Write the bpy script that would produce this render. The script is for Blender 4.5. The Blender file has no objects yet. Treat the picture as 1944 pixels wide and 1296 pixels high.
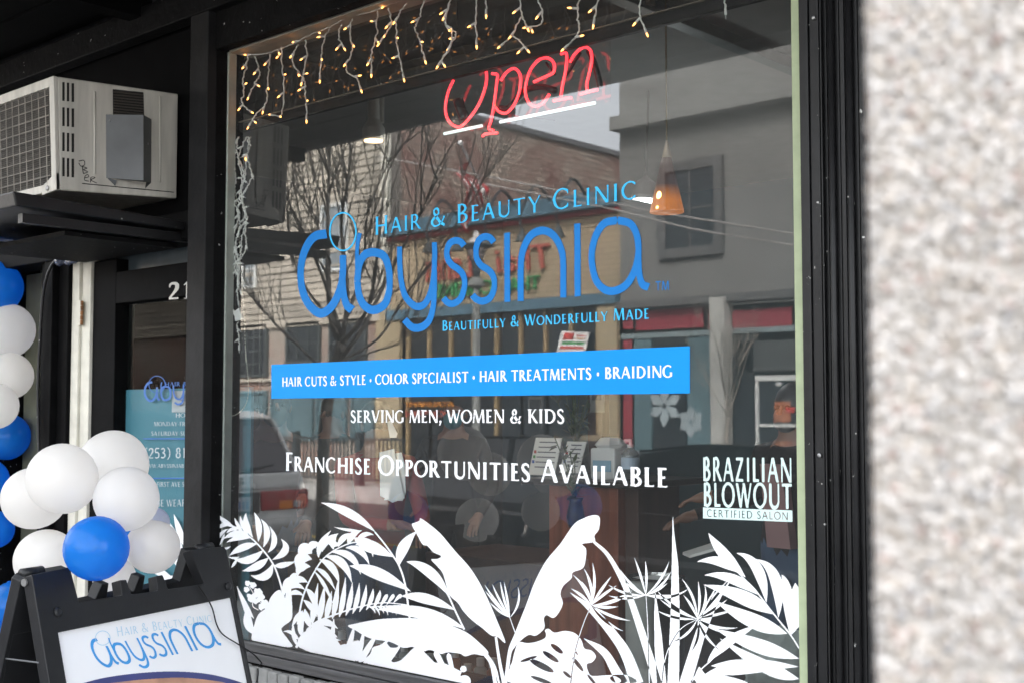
import bpy, bmesh, math, random
import numpy as np
from mathutils import Vector, Matrix
R_ = math.radians
random.seed(7); rng = np.random.RandomState(7)
scn = bpy.context.scene
COL = scn.collection
# ------------------------------------------------------------ camera, sky, sun, exposure
FPX = 2350.0; CX, CY = 972.0, 648.0
YAW, PITCH = 0.733, 0.0575
CAM = Vector((0, -3.3, 1.6))
cam_d = bpy.data.cameras.new('camera'); cam = bpy.data.objects.new('camera', cam_d); COL.objects.link(cam)
cam_d.sensor_width = 36; cam_d.lens = FPX / 1944 * 36
cam_d.clip_start = 0.05; cam_d.clip_end = 400
cam.location = CAM; cam.rotation_euler = (math.pi/2 + PITCH, 0, YAW)
cam_d.dof.use_dof = True; cam_d.dof.focus_distance = 4.4; cam_d.dof.aperture_fstop = 4.9
scn.camera = cam
world = bpy.data.worlds.new('World'); scn.world = world; world.use_nodes = True
wn = world.node_tree; wn.nodes.clear()
sky = wn.nodes.new('ShaderNodeTexSky'); sky.sky_type = 'NISHITA'; sky.sun_disc = False
SUN_EL, SUN_AZ = R_(42), R_(28)      # the sun stands behind the shop, over its roof
sky.sun_elevation = SUN_EL; sky.sun_rotation = SUN_AZ; sky.air_density = 1.0; sky.dust_density = 4.0; sky.ozone_density = 1.0
hs = wn.nodes.new('ShaderNodeHueSaturation'); hs.inputs['Saturation'].default_value = 0.22
bg = wn.nodes.new('ShaderNodeBackground'); bg.inputs[1].default_value = 0.15
wo = wn.nodes.new('ShaderNodeOutputWorld')
wn.links.new(sky.outputs[0], hs.inputs['Color']); wn.links.new(hs.outputs[0], bg.inputs[0]); wn.links.new(bg.outputs[0], wo.inputs[0])
sd = bpy.data.lights.new('sun', 'SUN'); sd.energy = 1.3; sd.angle = R_(14); sd.color = (1, .96, .9)
sun = bpy.data.objects.new('sun', sd); COL.objects.link(sun)
dv = Vector((math.sin(SUN_AZ)*math.cos(SUN_EL), math.cos(SUN_AZ)*math.cos(SUN_EL), math.sin(SUN_EL)))
sun.rotation_euler = dv.to_track_quat('Z', 'Y').to_euler(); sun.location = (0, 0, 30)
scn.view_settings.view_transform = 'Standard'; scn.view_settings.look = 'None'
scn.view_settings.gamma = 1; scn.view_settings.use_curve_mapping = False
scn.view_settings.exposure = 3.3
scn.render.engine = 'CYCLES'
scn.cycles.max_bounces = 8; scn.cycles.transparent_max_bounces = 16; scn.cycles.glossy_bounces = 4
scn.cycles.sample_clamp_indirect = 6
scn.cycles.caustics_reflective = False; scn.cycles.caustics_refractive = False

# ------------------------------------------------------------ projection helpers (photo pixel -> place)
cy_, sy_ = math.cos(YAW), math.sin(YAW); cp_, sp_ = math.cos(PITCH), math.sin(PITCH)
RGT = Vector((cy_, sy_, 0)); FWD = Vector((-sy_*cp_, cy_*cp_, sp_)); UPV = Vector((sy_*sp_, -cy_*sp_, cp_))
def ray(px, py): return FWD + RGT*((px-CX)/FPX) - UPV*((py-CY)/FPX)
def G(px, py, Y=0.0):
    d = ray(px, py); return CAM + d*((Y-CAM.y)/d.y)
def GX(px, py, X):
    d = ray(px, py); return CAM + d*((X-CAM.x)/d.x)
def RF(px, py, Y):                 # what is seen mirrored in the window: point on the plane y=-Y in the street
    p = G(px, py, Y); return Vector((p.x, -p.y, p.z))
def DP(px, py, t): return CAM + ray(px, py)*t

# ------------------------------------------------------------ materials
M = {}
def mat(name, col, rough=.6, metal=0., var=.12, scale=8., bump=0., bscale=60., spec=.5, emis=None, es=0, coat=0, trans=0, sub=0, stretch=None, alpha=None):
    if name in M: return M[name]
    m = bpy.data.materials.new(name); m.use_nodes = True; nt = m.node_tree; b = nt.nodes['Principled BSDF']
    b.inputs['Roughness'].default_value = rough; b.inputs['Metallic'].default_value = metal
    b.inputs['Specular IOR Level'].default_value = spec
    if coat: b.inputs['Coat Weight'].default_value = coat; b.inputs['Coat Roughness'].default_value = .08
    if trans: b.inputs['Transmission Weight'].default_value = trans
    if sub: b.inputs['Subsurface Weight'].default_value = sub; b.inputs['Subsurface Radius'].default_value = (.05,.05,.05)
    if emis: b.inputs['Emission Color'].default_value = (*emis, 1); b.inputs['Emission Strength'].default_value = es
    tc = nt.nodes.new('ShaderNodeTexCoord'); mp = nt.nodes.new('ShaderNodeMapping')
    if stretch: mp.inputs['Scale'].default_value = stretch
    nt.links.new(tc.outputs['Object'], mp.inputs[0])
    n = nt.nodes.new('ShaderNodeTexNoise'); n.inputs['Scale'].default_value = scale; n.inputs['Detail'].default_value = 6
    nt.links.new(mp.outputs[0], n.inputs['Vector'])
    r = nt.nodes.new('ShaderNodeValToRGB'); e = r.color_ramp.elements
    e[0].position = .3; e[1].position = .7
    e[0].color = (*[max(0, c*(1-var)) for c in col], 1); e[1].color = (*[min(1, c*(1+var)) for c in col], 1)
    nt.links.new(n.outputs['Fac'], r.inputs[0]); nt.links.new(r.outputs[0], b.inputs['Base Color'])
    if bump:
        n2 = nt.nodes.new('ShaderNodeTexNoise'); n2.inputs['Scale'].default_value = bscale; n2.inputs['Detail'].default_value = 5
        nt.links.new(mp.outputs[0], n2.inputs['Vector'])
        bp = nt.nodes.new('ShaderNodeBump'); bp.inputs['Strength'].default_value = bump; bp.inputs['Distance'].default_value = .01
        nt.links.new(n2.outputs['Fac'], bp.inputs['Height']); nt.links.new(bp.outputs[0], b.inputs['Normal'])
    M[name] = m; return m
def bumpwire(m, src_node, out, strength=.5, dist=.01):
    nt = m.node_tree; bp = nt.nodes.new('ShaderNodeBump'); bp.inputs['Strength'].default_value = strength; bp.inputs['Distance'].default_value = dist
    nt.links.new(src_node.outputs[out], bp.inputs['Height']); nt.links.new(bp.outputs[0], nt.nodes['Principled BSDF'].inputs['Normal'])
def brickmat(name, c1, c2, mortar, w=.22, h=.075, ms=.012, rough=.85, patch=None):
    m = mat(name, c1, rough, var=.2, scale=2)
    nt = m.node_tree; b = nt.nodes['Principled BSDF']
    tc = nt.nodes.new('ShaderNodeTexCoord'); sp = nt.nodes.new('ShaderNodeSeparateXYZ'); cb = nt.nodes.new('ShaderNodeCombineXYZ')
    nt.links.new(tc.outputs['Object'], sp.inputs[0]); nt.links.new(sp.outputs['X'], cb.inputs['X']); nt.links.new(sp.outputs['Z'], cb.inputs['Y'])
    br = nt.nodes.new('ShaderNodeTexBrick'); br.inputs['Scale'].default_value = 1; br.inputs['Brick Width'].default_value = w; br.inputs['Row Height'].default_value = h
    br.inputs['Mortar Size'].default_value = ms; br.inputs['Color1'].default_value = (*c1, 1); br.inputs['Color2'].default_value = (*c2, 1); br.inputs['Mortar'].default_value = (*mortar, 1)
    nt.links.new(cb.outputs[0], br.inputs['Vector'])
    src = br.outputs['Color']
    n = nt.nodes.new('ShaderNodeTexNoise'); n.inputs['Scale'].default_value = .9; n.inputs['Detail'].default_value = 8; n.inputs['Roughness'].default_value = .7
    nt.links.new(tc.outputs['Object'], n.inputs['Vector'])
    rp = nt.nodes.new('ShaderNodeValToRGB'); rp.color_ramp.elements[0].position = .45; rp.color_ramp.elements[1].position = .6
    nt.links.new(n.outputs['Fac'], rp.inputs[0])
    if patch:
        mx = nt.nodes.new('ShaderNodeMixRGB'); mx.inputs['Color2'].default_value = (*patch, 1)
        nt.links.new(rp.outputs[0], mx.inputs['Fac']); nt.links.new(src, mx.inputs['Color1']); src = mx.outputs[0]
    nt.links.new(src, b.inputs['Base Color'])
    bumpwire(m, br, 'Fac', -.4, .01)
    return m

# ------------------------------------------------------------ mesh helpers
ORG = {}
class MB:
    def __init__(s): s.v = []; s.f = []; s.mi = []; s.cur = 0
    def add(s, vs, fs):
        o = len(s.v); s.v += [tuple(p) for p in vs]; s.f += [tuple(i+o for i in f) for f in fs]; s.mi += [s.cur]*len(fs); return s
    def box(s, x0, y0, z0, x1, y1, z1):
        vs = [(x0,y0,z0),(x1,y0,z0),(x1,y1,z0),(x0,y1,z0),(x0,y0,z1),(x1,y0,z1),(x1,y1,z1),(x0,y1,z1)]
        return s.add(vs, [(0,3,2,1),(4,5,6,7),(0,1,5,4),(1,2,6,5),(2,3,7,6),(3,0,4,7)])
    def hexa(s, b, t):           # 4 bottom + 4 top points, same winding
        return s.add(list(b)+list(t), [(3,2,1,0),(4,5,6,7),(0,1,5,4),(1,2,6,5),(2,3,7,6),(3,0,4,7)])
    def slab(s, pts, nrm, th):   # polygon given a thickness
        n = len(pts); nv = Vector(nrm)*th; a = [Vector(p) for p in pts]
        vs = a + [p+nv for p in a]
        fs = [tuple(range(n-1, -1, -1)), tuple(range(n, 2*n))] + [(i, (i+1) % n, (i+1) % n+n, i+n) for i in range(n)]
        return s.add(vs, fs)
    def tube(s, pts, r, n=8, cap=True, closed=False):
        P = [Vector(p) for p in pts]; k = len(P); rs = r if isinstance(r, (list, tuple)) else [r]*k
        vs = []; fs = []; up = Vector((.13, .21, .97)); prev = None
        for i in range(k):
            if closed: d = P[(i+1) % k]-P[i-1]
            else: d = P[min(i+1, k-1)]-P[max(i-1, 0)]
            if d.length < 1e-9: d = Vector((0, 0, 1))
            d.normalize()
            if prev is None:
                a = d.cross(up)
                if a.length < .1: a = d.cross(Vector((1, 0, 0)))
            else: a = prev - d*prev.dot(d)
            a.normalize(); b = d.cross(a); prev = a
            for j in range(n):
                an = 2*math.pi*j/n; vs.append(P[i]+(a*math.cos(an)+b*math.sin(an))*rs[i])
        m = k if closed else k-1
        for i in range(m):
            for j in range(n):
                i2 = (i+1) % k
                fs.append((i*n+j, i*n+(j+1) % n, i2*n+(j+1) % n, i2*n+j))
        if cap and not closed: fs += [tuple(range(n-1, -1, -1)), tuple(range((k-1)*n, k*n))]
        return s.add(vs, fs)
    def lathe(s, c, prof, n=24, axis=(0, 0, 1)):   # prof: (radius, height) along the axis
        ax = Vector(axis).normalized(); a = ax.orthogonal().normalized(); b = ax.cross(a); c = Vector(c)
        vs = []; fs = []
        for r, h in prof:
            for j in range(n):
                t = 2*math.pi*j/n; vs.append(c+ax*h+(a*math.cos(t)+b*math.sin(t))*max(r, 1e-5))
        for i in range(len(prof)-1):
            for j in range(n): fs.append((i*n+j, i*n+(j+1) % n, (i+1)*n+(j+1) % n, (i+1)*n+j))
        fs += [tuple(range(n-1, -1, -1)), tuple(range((len(prof)-1)*n, len(prof)*n))]
        return s.add(vs, fs)
    def ball(s, c, r, n=16, sc=(1, 1, 1)):
        m = n//2; vs = []; fs = []
        for i in range(m+1):
            ph = math.pi*i/m
            for j in range(n):
                t = 2*math.pi*j/n; vs.append((c[0]+r*sc[0]*math.sin(ph)*math.cos(t), c[1]+r*sc[1]*math.sin(ph)*math.sin(t), c[2]+r*sc[2]*math.cos(ph)))
        for i in range(m):
            for j in range(n): fs.append((i*n+j, (i+1)*n+j, (i+1)*n+(j+1) % n, i*n+(j+1) % n))
        return s.add(vs, fs)
    def build(s, name, m, parent=None, smooth=False, kind=None, bevel=0, label=None):
        org = ORG.get(parent.name, Vector()) if parent else Vector()
        me = bpy.data.meshes.new(name)
        me.from_pydata([(v[0]-org.x, v[1]-org.y, v[2]-org.z) for v in s.v], [], s.f)
        ms = m if isinstance(m, (list, tuple)) else [m]
        for q in ms: me.materials.append(q)
        if len(ms) > 1: me.polygons.foreach_set('material_index', s.mi)
        if smooth: me.polygons.foreach_set('use_smooth', [True]*len(me.polygons))
        me.update()
        o = bpy.data.objects.new(name, me); COL.objects.link(o)
        if parent: o.parent = parent
        ORG[o.name] = org
        if kind: o['kind'] = kind
        if label: o['label'] = label
        if bevel:
            bv = o.modifiers.new('bevel', 'BEVEL'); bv.width = bevel; bv.segments = 2; bv.limit_method = 'ANGLE'
        return o
def thing(name, label, cat, base=(0, 0, 0), group=None):
    o = bpy.data.objects.new(name, None); COL.objects.link(o); o.location = base; o.empty_display_size = .1
    o['label'] = label; o['category'] = cat
    if group: o['group'] = group
    ORG[o.name] = Vector(base); return o
def tag(o, label, cat, group=None):
    o['label'] = label; o['category'] = cat
    if group: o['group'] = group
    return o
def copy_tree(o, loc, rotz=None, label=None, sc=None):
    c = o.copy(); COL.objects.link(c); c.location = loc
    if rotz is not None: c.rotation_euler = (0, 0, rotz)
    if sc: c.scale = (sc, sc, sc)
    if label: c['label'] = label
    def rec(a, b):
        for ch in a.children:
            d = ch.copy(); COL.objects.link(d); d.parent = b; rec(ch, d)
    rec(o, c); return c
def struct(name, mb, m, **k): return mb.build(name, m, kind='structure', **k)
def smoothpath(pts, n=6, closed=False):       # Catmull-Rom
    P = [np.array(p, float) for p in pts]; out = []; k = len(P); m = k if closed else k-1
    for i in range(m):
        p0 = P[(i-1) % k] if (closed or i > 0) else 2*P[0]-P[1]
        p1 = P[i]; p2 = P[(i+1) % k]
        p3 = P[(i+2) % k] if (closed or i < k-2) else 2*P[-1]-P[-2]
        for j in range(n):
            t = j/n; out.append(.5*((2*p1)+(-p0+p2)*t+(2*p0-5*p1+4*p2-p3)*t*t+(-p0+3*p1-3*p2+p3)*t**3))
    if not closed: out.append(P[-1])
    return out

# ------------------------------------------------------------ flat shapes: fill contours on a grid, take clean outlines
def fill(mask, conts, x0, y0, ss):            # even-odd fill of the contours into a bool mask
    h, w = mask.shape; tog = np.zeros((h, w+1), np.int32)
    for c in conts:
        c = np.asarray(c, float); n = len(c)
        for i in range(n):
            xa, ya = (c[i]-(x0, y0))*ss; xb, yb = (c[(i+1) % n]-(x0, y0))*ss
            if ya == yb: continue
            if ya > yb: xa, ya, xb, yb = xb, yb, xa, ya
            r0 = max(0, int(math.ceil(ya-.5))); r1 = min(h-1, int(math.ceil(yb-.5))-1)
            if r1 < r0: continue
            rows = np.arange(r0, r1+1); xs = xa+(rows+.5-ya)*(xb-xa)/(yb-ya)
            ci = np.clip(np.ceil(xs-.5).astype(int), 0, w); np.add.at(tog, (rows, ci), 1)
    return (np.cumsum(tog, 1)[:, :w] & 1).astype(bool)
def blur(a, k=1):
    for _ in range(k):
        p = np.pad(a, 1); a = (p[:-2, 1:-1]+2*p[1:-1, 1:-1]+p[2:, 1:-1])/4
        p = np.pad(a, 1); a = (p[1:-1, :-2]+2*p[1:-1, 1:-1]+p[1:-1, 2:])/4
    return a
def contour(arr, fn):                         # arr float, fn((x,y) grid coords)->3D ; returns MB
    a = np.pad(arr, 1); ins = a > .5; h, w = a.shape; mb = MB(); V = {}
    gx = []; 
    def vid(key, x, y):
        if key not in V: V[key] = len(gx); gx.append((x, y))
        return V[key]
    full = ins[:-1, :-1] & ins[:-1, 1:] & ins[1:, 1:] & ins[1:, :-1]
    anyi = ins[:-1, :-1] | ins[:-1, 1:] | ins[1:, 1:] | ins[1:, :-1]
    F = []
    for i in range(h-1):
        row = full[i]
        if row.any():
            d = np.diff(np.concatenate([[0], row.astype(np.int8), [0]])); s0 = np.where(d == 1)[0]; s1 = np.where(d == -1)[0]
            for j0, j1 in zip(s0, s1):
                F.append((vid((i, j0), j0, i), vid((i, j1), j1, i), vid((i+1, j1), j1, i+1), vid((i+1, j0), j0, i+1)))
        for j in np.where(anyi[i] & ~row)[0]:
            cs = ((i, j), (i, j+1), (i+1, j+1), (i+1, j)); poly = []
            for k in range(4):
                p = cs[k]; q = cs[(k+1) % 4]; fp = a[p]; fq = a[q]
                if fp > .5: poly.append(vid(p, p[1], p[0]))
                if (fp > .5) != (fq > .5):
                    t = (.5-fp)/(fq-fp); key = (min(p, q), max(p, q), 'e')
                    poly.append(vid(key, p[1]+(q[1]-p[1])*t, p[0]+(q[0]-p[0])*t))
            if len(poly) >= 3: F.append(tuple(poly))
    mb.v = [tuple(fn(x-1, y-1)) for x, y in gx]; mb.f = F; mb.mi = [0]*len(F)
    return mb
def stroke(pts, w, w2=None, smooth=0, closed=False):      # centreline -> outline polygon(s)
    if smooth: pts = smoothpath(pts, smooth, closed)
    P = np.array(pts, float); n = len(P)
    ws = np.linspace(w, w2 if w2 is not None else w, n) if not isinstance(w, (list, np.ndarray)) else np.array(w)
    if closed: d = np.roll(P, -1, 0)-np.roll(P, 1, 0)
    else:
        d = np.gradient(P, axis=0)
    d /= np.maximum(np.hypot(d[:, 0], d[:, 1]), 1e-9)[:, None]; nn = np.stack([-d[:, 1], d[:, 0]], 1)
    L = P+nn*ws[:, None]/2; Rr = P-nn*ws[:, None]/2
    if closed: return [L, Rr]
    return [np.concatenate([L, Rr[::-1]])]
def leaf(p0, c, p1, w, pos=.45, n=14, pw=.9):     # lens-shaped leaf round a quadratic curve
    t = np.linspace(0, 1, n)[:, None]; p0, c, p1 = map(lambda q: np.array(q, float), (p0, c, p1))
    P = (1-t)**2*p0+2*t*(1-t)*c+t*t*p1; tt = t[:, 0]
    prof = np.where(tt < pos, np.sin(tt/pos*math.pi/2)**pw, np.sin((1-tt)/(1-pos)*math.pi/2)**(pw*1.15))
    return stroke(P, np.maximum(prof*w, .35))

# ------------------------------------------------------------ lettering
def glyph(ch, T=.15, t=.065, sf=True):
    P = []; s = .085 if sf else 0; hs_ = .035
    def rect(x0, y0, x1, y1): P.append([[(x0, y0), (x1, y0), (x1, y1), (x0, y1)]])
    def stem(x, w=T, y0=0, y1=1, top=True, bot=True):
        rect(x, y0, x+w, y1)
        if s:
            if bot: rect(x-s, y0, x+w+s, y0+hs_)
            if top: rect(x-s, y1-hs_, x+w+s, y1)
    def diag(xb, yb, xt, yt, w): P.append([[(xb-w/2, yb), (xb+w/2, yb), (xt+w/2, yt), (xt-w/2, yt)]])
    def ft(x, y):
        if s: rect(x-s*1.1, y, x+s*1.1, y+hs_)
    def band(cx, cy, rx, ry, a0, a1, T=T, t=t):
        an = np.radians(np.linspace(a0, a1, 28)); pts = [(cx+rx*math.cos(q), cy+ry*math.sin(q)) for q in an]
        P.append(stroke(pts, t+(T-t)*np.cos(an)**2))
    H_ = t
    if ch == 'A':
        diag(.1, 0, .44, 1, t*1.05); diag(.84, 0, .47, 1, T*1.08); rect(.2, .3, .7, .3+H_)
        ft(.1, 0); ft(.84, 0); w = .94
    elif ch == 'B':
        stem(.1); band(.3, .755, .26, .215, -90, 90); band(.3, .265, .33, .235, -90, 90)
        for y in (0, .5-H_/2, 1-H_): rect(.15, y, .32, y+H_)
        w = .76
    elif ch in 'CG':
        band(.52, .5, .42, .475, 48, 312)
        if s: rect(.8, .7, .845, .93);
        if ch == 'C' and s: rect(.8, .08, .845, .27)
        if ch == 'G': rect(.72, .06, .72+T, .42); (rect(.62, .39, .96, .43) if s else rect(.55, .42-t, .72+T, .42))
        w = .94 if ch == 'C' else 1.02
    elif ch == 'D':
        stem(.1); band(.36, .5, .5, .47, -90, 90); rect(.15, 0, .38, H_); rect(.15, 1-H_, .38, 1); w = 1.0
    elif ch in 'EF':
        stem(.1, bot=True); rect(.15, 1-H_, .56, 1); rect(.15, .5-H_/2, .5, .5+H_/2)
        if s: rect(.53, .84, .565, 1); rect(.48, .42, .51, .59)
        if ch == 'E':
            rect(.15, 0, .6, H_)
            if s: rect(.57, 0, .61, .17)
        w = .68 if ch == 'E' else .62
    elif ch == 'H': stem(.1); stem(.72); rect(.15, .5-H_/2, .8, .5+H_/2); w = .98
    elif ch == 'I': stem(.12); w = .24+T
    elif ch == 'J': stem(.2, y0=.1, bot=False); band(.1, .12, .17, .14, -90, 0); w = .45
    elif ch == 'K': stem(.1); diag(.26, .42, .68, 1, t*1.2); diag(.82, 0, .38, .58, T*1.15); ft(.7, .965); ft(.84, 0); w = .9
    elif ch == 'L':
        stem(.1); rect(.15, 0, .6, H_)
        if s: rect(.57, 0, .61, .18)
        w = .65
    elif ch == 'M':
        diag(.1, 0, .2, 1, t); diag(.58, 0, .24, 1, T); diag(.56, 0, .92, 1, t); diag(1.02, 0, .94, 1, T); ft(.1, 0); ft(1.02, 0); ft(.2, .965); ft(.92, .965); w = 1.16
    elif ch == 'N': stem(.12, t, bot=True); diag(.84, 0, .16, 1, T*1.15); rect(.82, 0, .82+t, 1); ft(.85, .965); w = 1.0
    elif ch in 'OQ':
        band(.52, .5, .44, .47, 0, 360)
        if ch == 'Q': diag(.95, -.2, .55, .08, T)
        w = 1.04
    elif ch in 'PR':
        stem(.1); band(.3, .73, .27, .24, -90, 90); rect(.15, 1-H_, .32, 1); rect(.15, .49-H_/2, .32, .49+H_/2)
        if ch == 'R': diag(.78, 0, .4, .5, T*1.15); (ft(.82, 0))
        w = .72 if ch == 'P' else .86
    elif ch == 'S':
        pts = smoothpath([(.53, .8), (.45, .93), (.32, .97), (.17, .9), (.13, .76), (.2, .62), (.36, .5), (.5, .37), (.54, .23), (.46, .07), (.3, .03), (.16, .07), (.09, .2)], 4)
        k = len(pts); ws = t+(T-t)*np.sin(np.linspace(0, math.pi, k))**1.5; P.append(stroke(pts, ws*(.95 if s else 1)))
        if s: rect(.5, .74, .54, .95); rect(.075, .05, .11, .26)
        w = .66
    elif ch == 'T':
        stem(.36, top=False); rect(.04, 1-H_, .83, 1)
        if s: rect(.04, .84, .075, 1); rect(.795, .84, .83, 1)
        w = .87
    elif ch == 'U':
        rect(.1, .3, .1+T, 1); rect(.78, .3, .78+t, 1); ft(.1+T/2, .965); ft(.81, .965)
        a0 = np.radians(np.linspace(180, 360, 20)); P.append(stroke([(.1+T/2+(.68-T/2+t/2)/2*(1+math.cos(q)), .32+.29*math.sin(q)) for q in a0], np.linspace(T, t, 20))); w = .95
    elif ch == 'V': diag(.46, 0, .12, 1, T*1.08); diag(.48, 0, .82, 1, t); ft(.12, .965); ft(.82, .965); w = .94
    elif ch == 'W':
        diag(.4, 0, .1, 1, T); diag(.4, 0, .66, 1, t); diag(.92, 0, .64, 1, T); diag(.93, 0, 1.22, 1, t); ft(.1, .965); ft(.64, .965); ft(1.22, .965); w = 1.32
    elif ch == 'X': diag(.8, 0, .12, 1, T); diag(.12, 0, .8, 1, t); w = .92
    elif ch == 'Y': rect(.37, 0, .37+T, .48); ft(.37+T/2, 0); diag(.44, .45, .1, 1, T); diag(.46, .45, .8, 1, t); ft(.1, .965); ft(.8, .965); w = .9
    elif ch == 'Z': rect(.08, 0, .74, H_); rect(.1, 1-H_, .74, 1); P.append([[(.08, H_*.9), (.08+T, H_*.9), (.74, 1-H_*.9), (.74-T, 1-H_*.9)]]); w = .82
    elif ch == '&':
        pts = smoothpath([(.9, .5), (.8, .3), (.62, .12), (.4, .03), (.2, .08), (.12, .26), (.22, .43), (.42, .56), (.54, .72), (.5, .9), (.38, .97), (.26, .88), (.26, .72), (.42, .48), (.66, .2), (.92, .02)], 4)
        k = len(pts); ws = np.interp(np.linspace(0, 1, k), [0, .2, .35, .5, .62, .72, .85, 1], [t, t, T, t, T*.9, t, T*1.1, T]); P.append(stroke(pts, ws)); 
        if s: rect(.78, .47, 1.0, .51)
        w = 1.05
    elif ch == '.': rect(.08, 0, .08+T, T); w = .3
    elif ch == ',': rect(.08, 0, .08+T, T); diag(.1, -.18, .2, .05, t*1.2); w = .32
    elif ch == '*': P.append([[(.2+.13*math.cos(q), .42+.17*math.sin(q)) for q in np.linspace(0, 6.28, 20)[:-1]]]); w = .4
    elif ch == '-': rect(.05, .38, .35, .38+t*1.3); w = .4
    elif ch == '(': P.append(stroke([(.35, 1.08), (.15, .8), (.1, .45), (.15, .1), (.35, -.15)], t*1.3, smooth=4)); w = .42
    elif ch == ')': P.append(stroke([(.1, 1.08), (.3, .8), (.35, .45), (.3, .1), (.1, -.15)], t*1.3, smooth=4)); w = .45
    elif ch == '1': rect(.2, 0, .2+T, 1); rect(.08, 0, .48, hs_); diag(.1, .8, .25, .98, t); w = .5
    elif ch == '2': P.append(stroke([(.1, .72), (.14, .9), (.3, .97), (.47, .88), (.48, .66), (.34, .4), (.08, .05)], np.interp(np.linspace(0, 1, 25), [0, .5, .7, 1], [t, T, T, t]), smooth=4)); rect(.06, 0, .56, t*1.3); w = .62
    elif ch == '3': P.append(stroke([(.1, .85), (.25, .97), (.42, .88), (.42, .65), (.25, .53), (.45, .42), (.48, .18), (.28, .02), (.08, .1)], T*.8, smooth=4)); w = .6
    elif ch == '5': P.append(stroke([(.5, .97), (.16, .95), (.13, .55), (.32, .6), (.48, .45), (.48, .15), (.3, .02), (.08, .08)], T*.75, smooth=3)); w = .6
    elif ch == '8': P.append(stroke([(.3, .97), (.45, .88), (.44, .65), (.3, .55), (.13, .4), (.12, .12), (.3, .02), (.48, .12), (.47, .4), (.3, .54), (.16, .65), (.15, .88)], T*.75, smooth=3, closed=True)); w = .6
    else: w = .38
    return P, w
def textpieces(s, T=.15, t=.065, sf=True, small=.8, gap=.05, smallcase=True):
    out = []; x = 0
    for ch in s:
        sc = small if (smallcase and ch.islower()) else 1
        P, w = glyph(ch.upper(), T/sc**.3, t/sc**.3, sf)
        for piece in P: out.append([np.array(c, float)*sc+np.array([x, 0]) for c in piece])
        x += w*sc+gap
    return out, x-gap
def pieces_mb(pieces, fn, ss, pad=.1, cut=None):
    allp = np.concatenate([c for p in pieces for c in p]); lo = allp.min(0)-pad; hi = allp.max(0)+pad
    w, h = int((hi[0]-lo[0])*ss)+1, int((hi[1]-lo[1])*ss)+1
    mask = np.zeros((h, w), bool)
    for p in pieces:
        c = np.concatenate(p); a = np.maximum(((c.min(0)-lo)*ss).astype(int)-1, 0); b = ((c.max(0)-lo)*ss).astype(int)+2
        a0, b0 = a; a1 = min(b[0], w); b1 = min(b[1], h)
        sub = np.zeros((b1-b0, a1-a0), bool)
        mask[b0:b1, a0:a1] |= fill(sub, p, lo[0]+a0/ss, lo[1]+b0/ss, ss)
    if cut:
        for p in cut: mask &= ~fill(np.zeros_like(mask), p, lo[0], lo[1], ss)
    return contour(blur(mask.astype(float)), lambda x, y: fn(lo[0]+(x+.5)/ss, lo[1]+(y+.5)/ss))
def line_text(s, p0, p1, cap, Y=-.0015, ss=34, **k):   # lettering between two photo points on the glass plane
    A = G(*p0, Y); B = G(*p1, Y); pcs, w = textpieces(s, **k)
    c0 = (G(p0[0], p0[1]-cap[0], Y)-A).length; c1 = (G(p1[0], p1[1]-cap[1], Y)-B).length
    return pieces_mb(pcs, lambda u, v: (A.x+(B.x-A.x)*u/w, Y, A.z+(B.z-A.z)*u/w+v*(c0+(c1-c0)*u/w)), ss)
def px_pieces(pieces, ss=2.5, Y=-.0015, fn=None, cut=None):
    return pieces_mb(pieces, fn or (lambda x, y: G(x, y, Y)), ss, pad=2, cut=cut)
def font_mb(s, shear=0):               # plain sans lettering as real geometry, unit cap height, returned as verts/faces in x,y
    c = bpy.data.curves.new('t', 'FONT'); c.body = s; c.shear = shear; c.resolution_u = 4; o = bpy.data.objects.new('t', c); COL.objects.link(o)
    bpy.context.view_layer.update(); me = bpy.data.meshes.new_from_object(o.evaluated_get(bpy.context.evaluated_depsgraph_get()))
    vs = np.array([v.co[:2] for v in me.vertices]); fs = [tuple(p.vertices) for p in me.polygons]
    COL.objects.unlink(o); bpy.data.objects.remove(o); bpy.data.curves.remove(c); bpy.data.meshes.remove(me)
    lo = vs.min(0); hi = vs.max(0)
    return (vs-lo)/(hi-lo), fs, (hi-lo)
# ============================================================ materials used in the scene
white_vinyl = mat('white_vinyl', (.84,.85,.86), .5, var=.025, scale=3, spec=.2)
pale_vinyl = mat('pale_teal_vinyl', (.6,.76,.73), .45, var=.02)
blue_vinyl = mat('blue_vinyl', (.012,.185,.54), .5, spec=.15, var=.04, scale=3)
sky_vinyl = mat('sky_blue_vinyl', (.05,.5,.9), .5, spec=.15, var=.04)
banner_blue = mat('banner_blue_vinyl', (.006,.27,.76), .5, spec=.15, var=.05, scale=2)
blackp = mat('black_painted_metal', (.009,.009,.0098), .42, spec=.3, var=.35, scale=6, bump=.12, bscale=30)
recess = mat('recess_shaded_paint', (.004,.004,.0043), .7, spec=.06, var=.3, scale=8, bump=.1, bscale=30)  # black paint made darker to stand for the shade of the deep doorway
blackw = mat('black_painted_wood', (.0045,.0045,.0048), .65, spec=.08, var=.4, scale=9, bump=.35, bscale=40)
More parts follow.
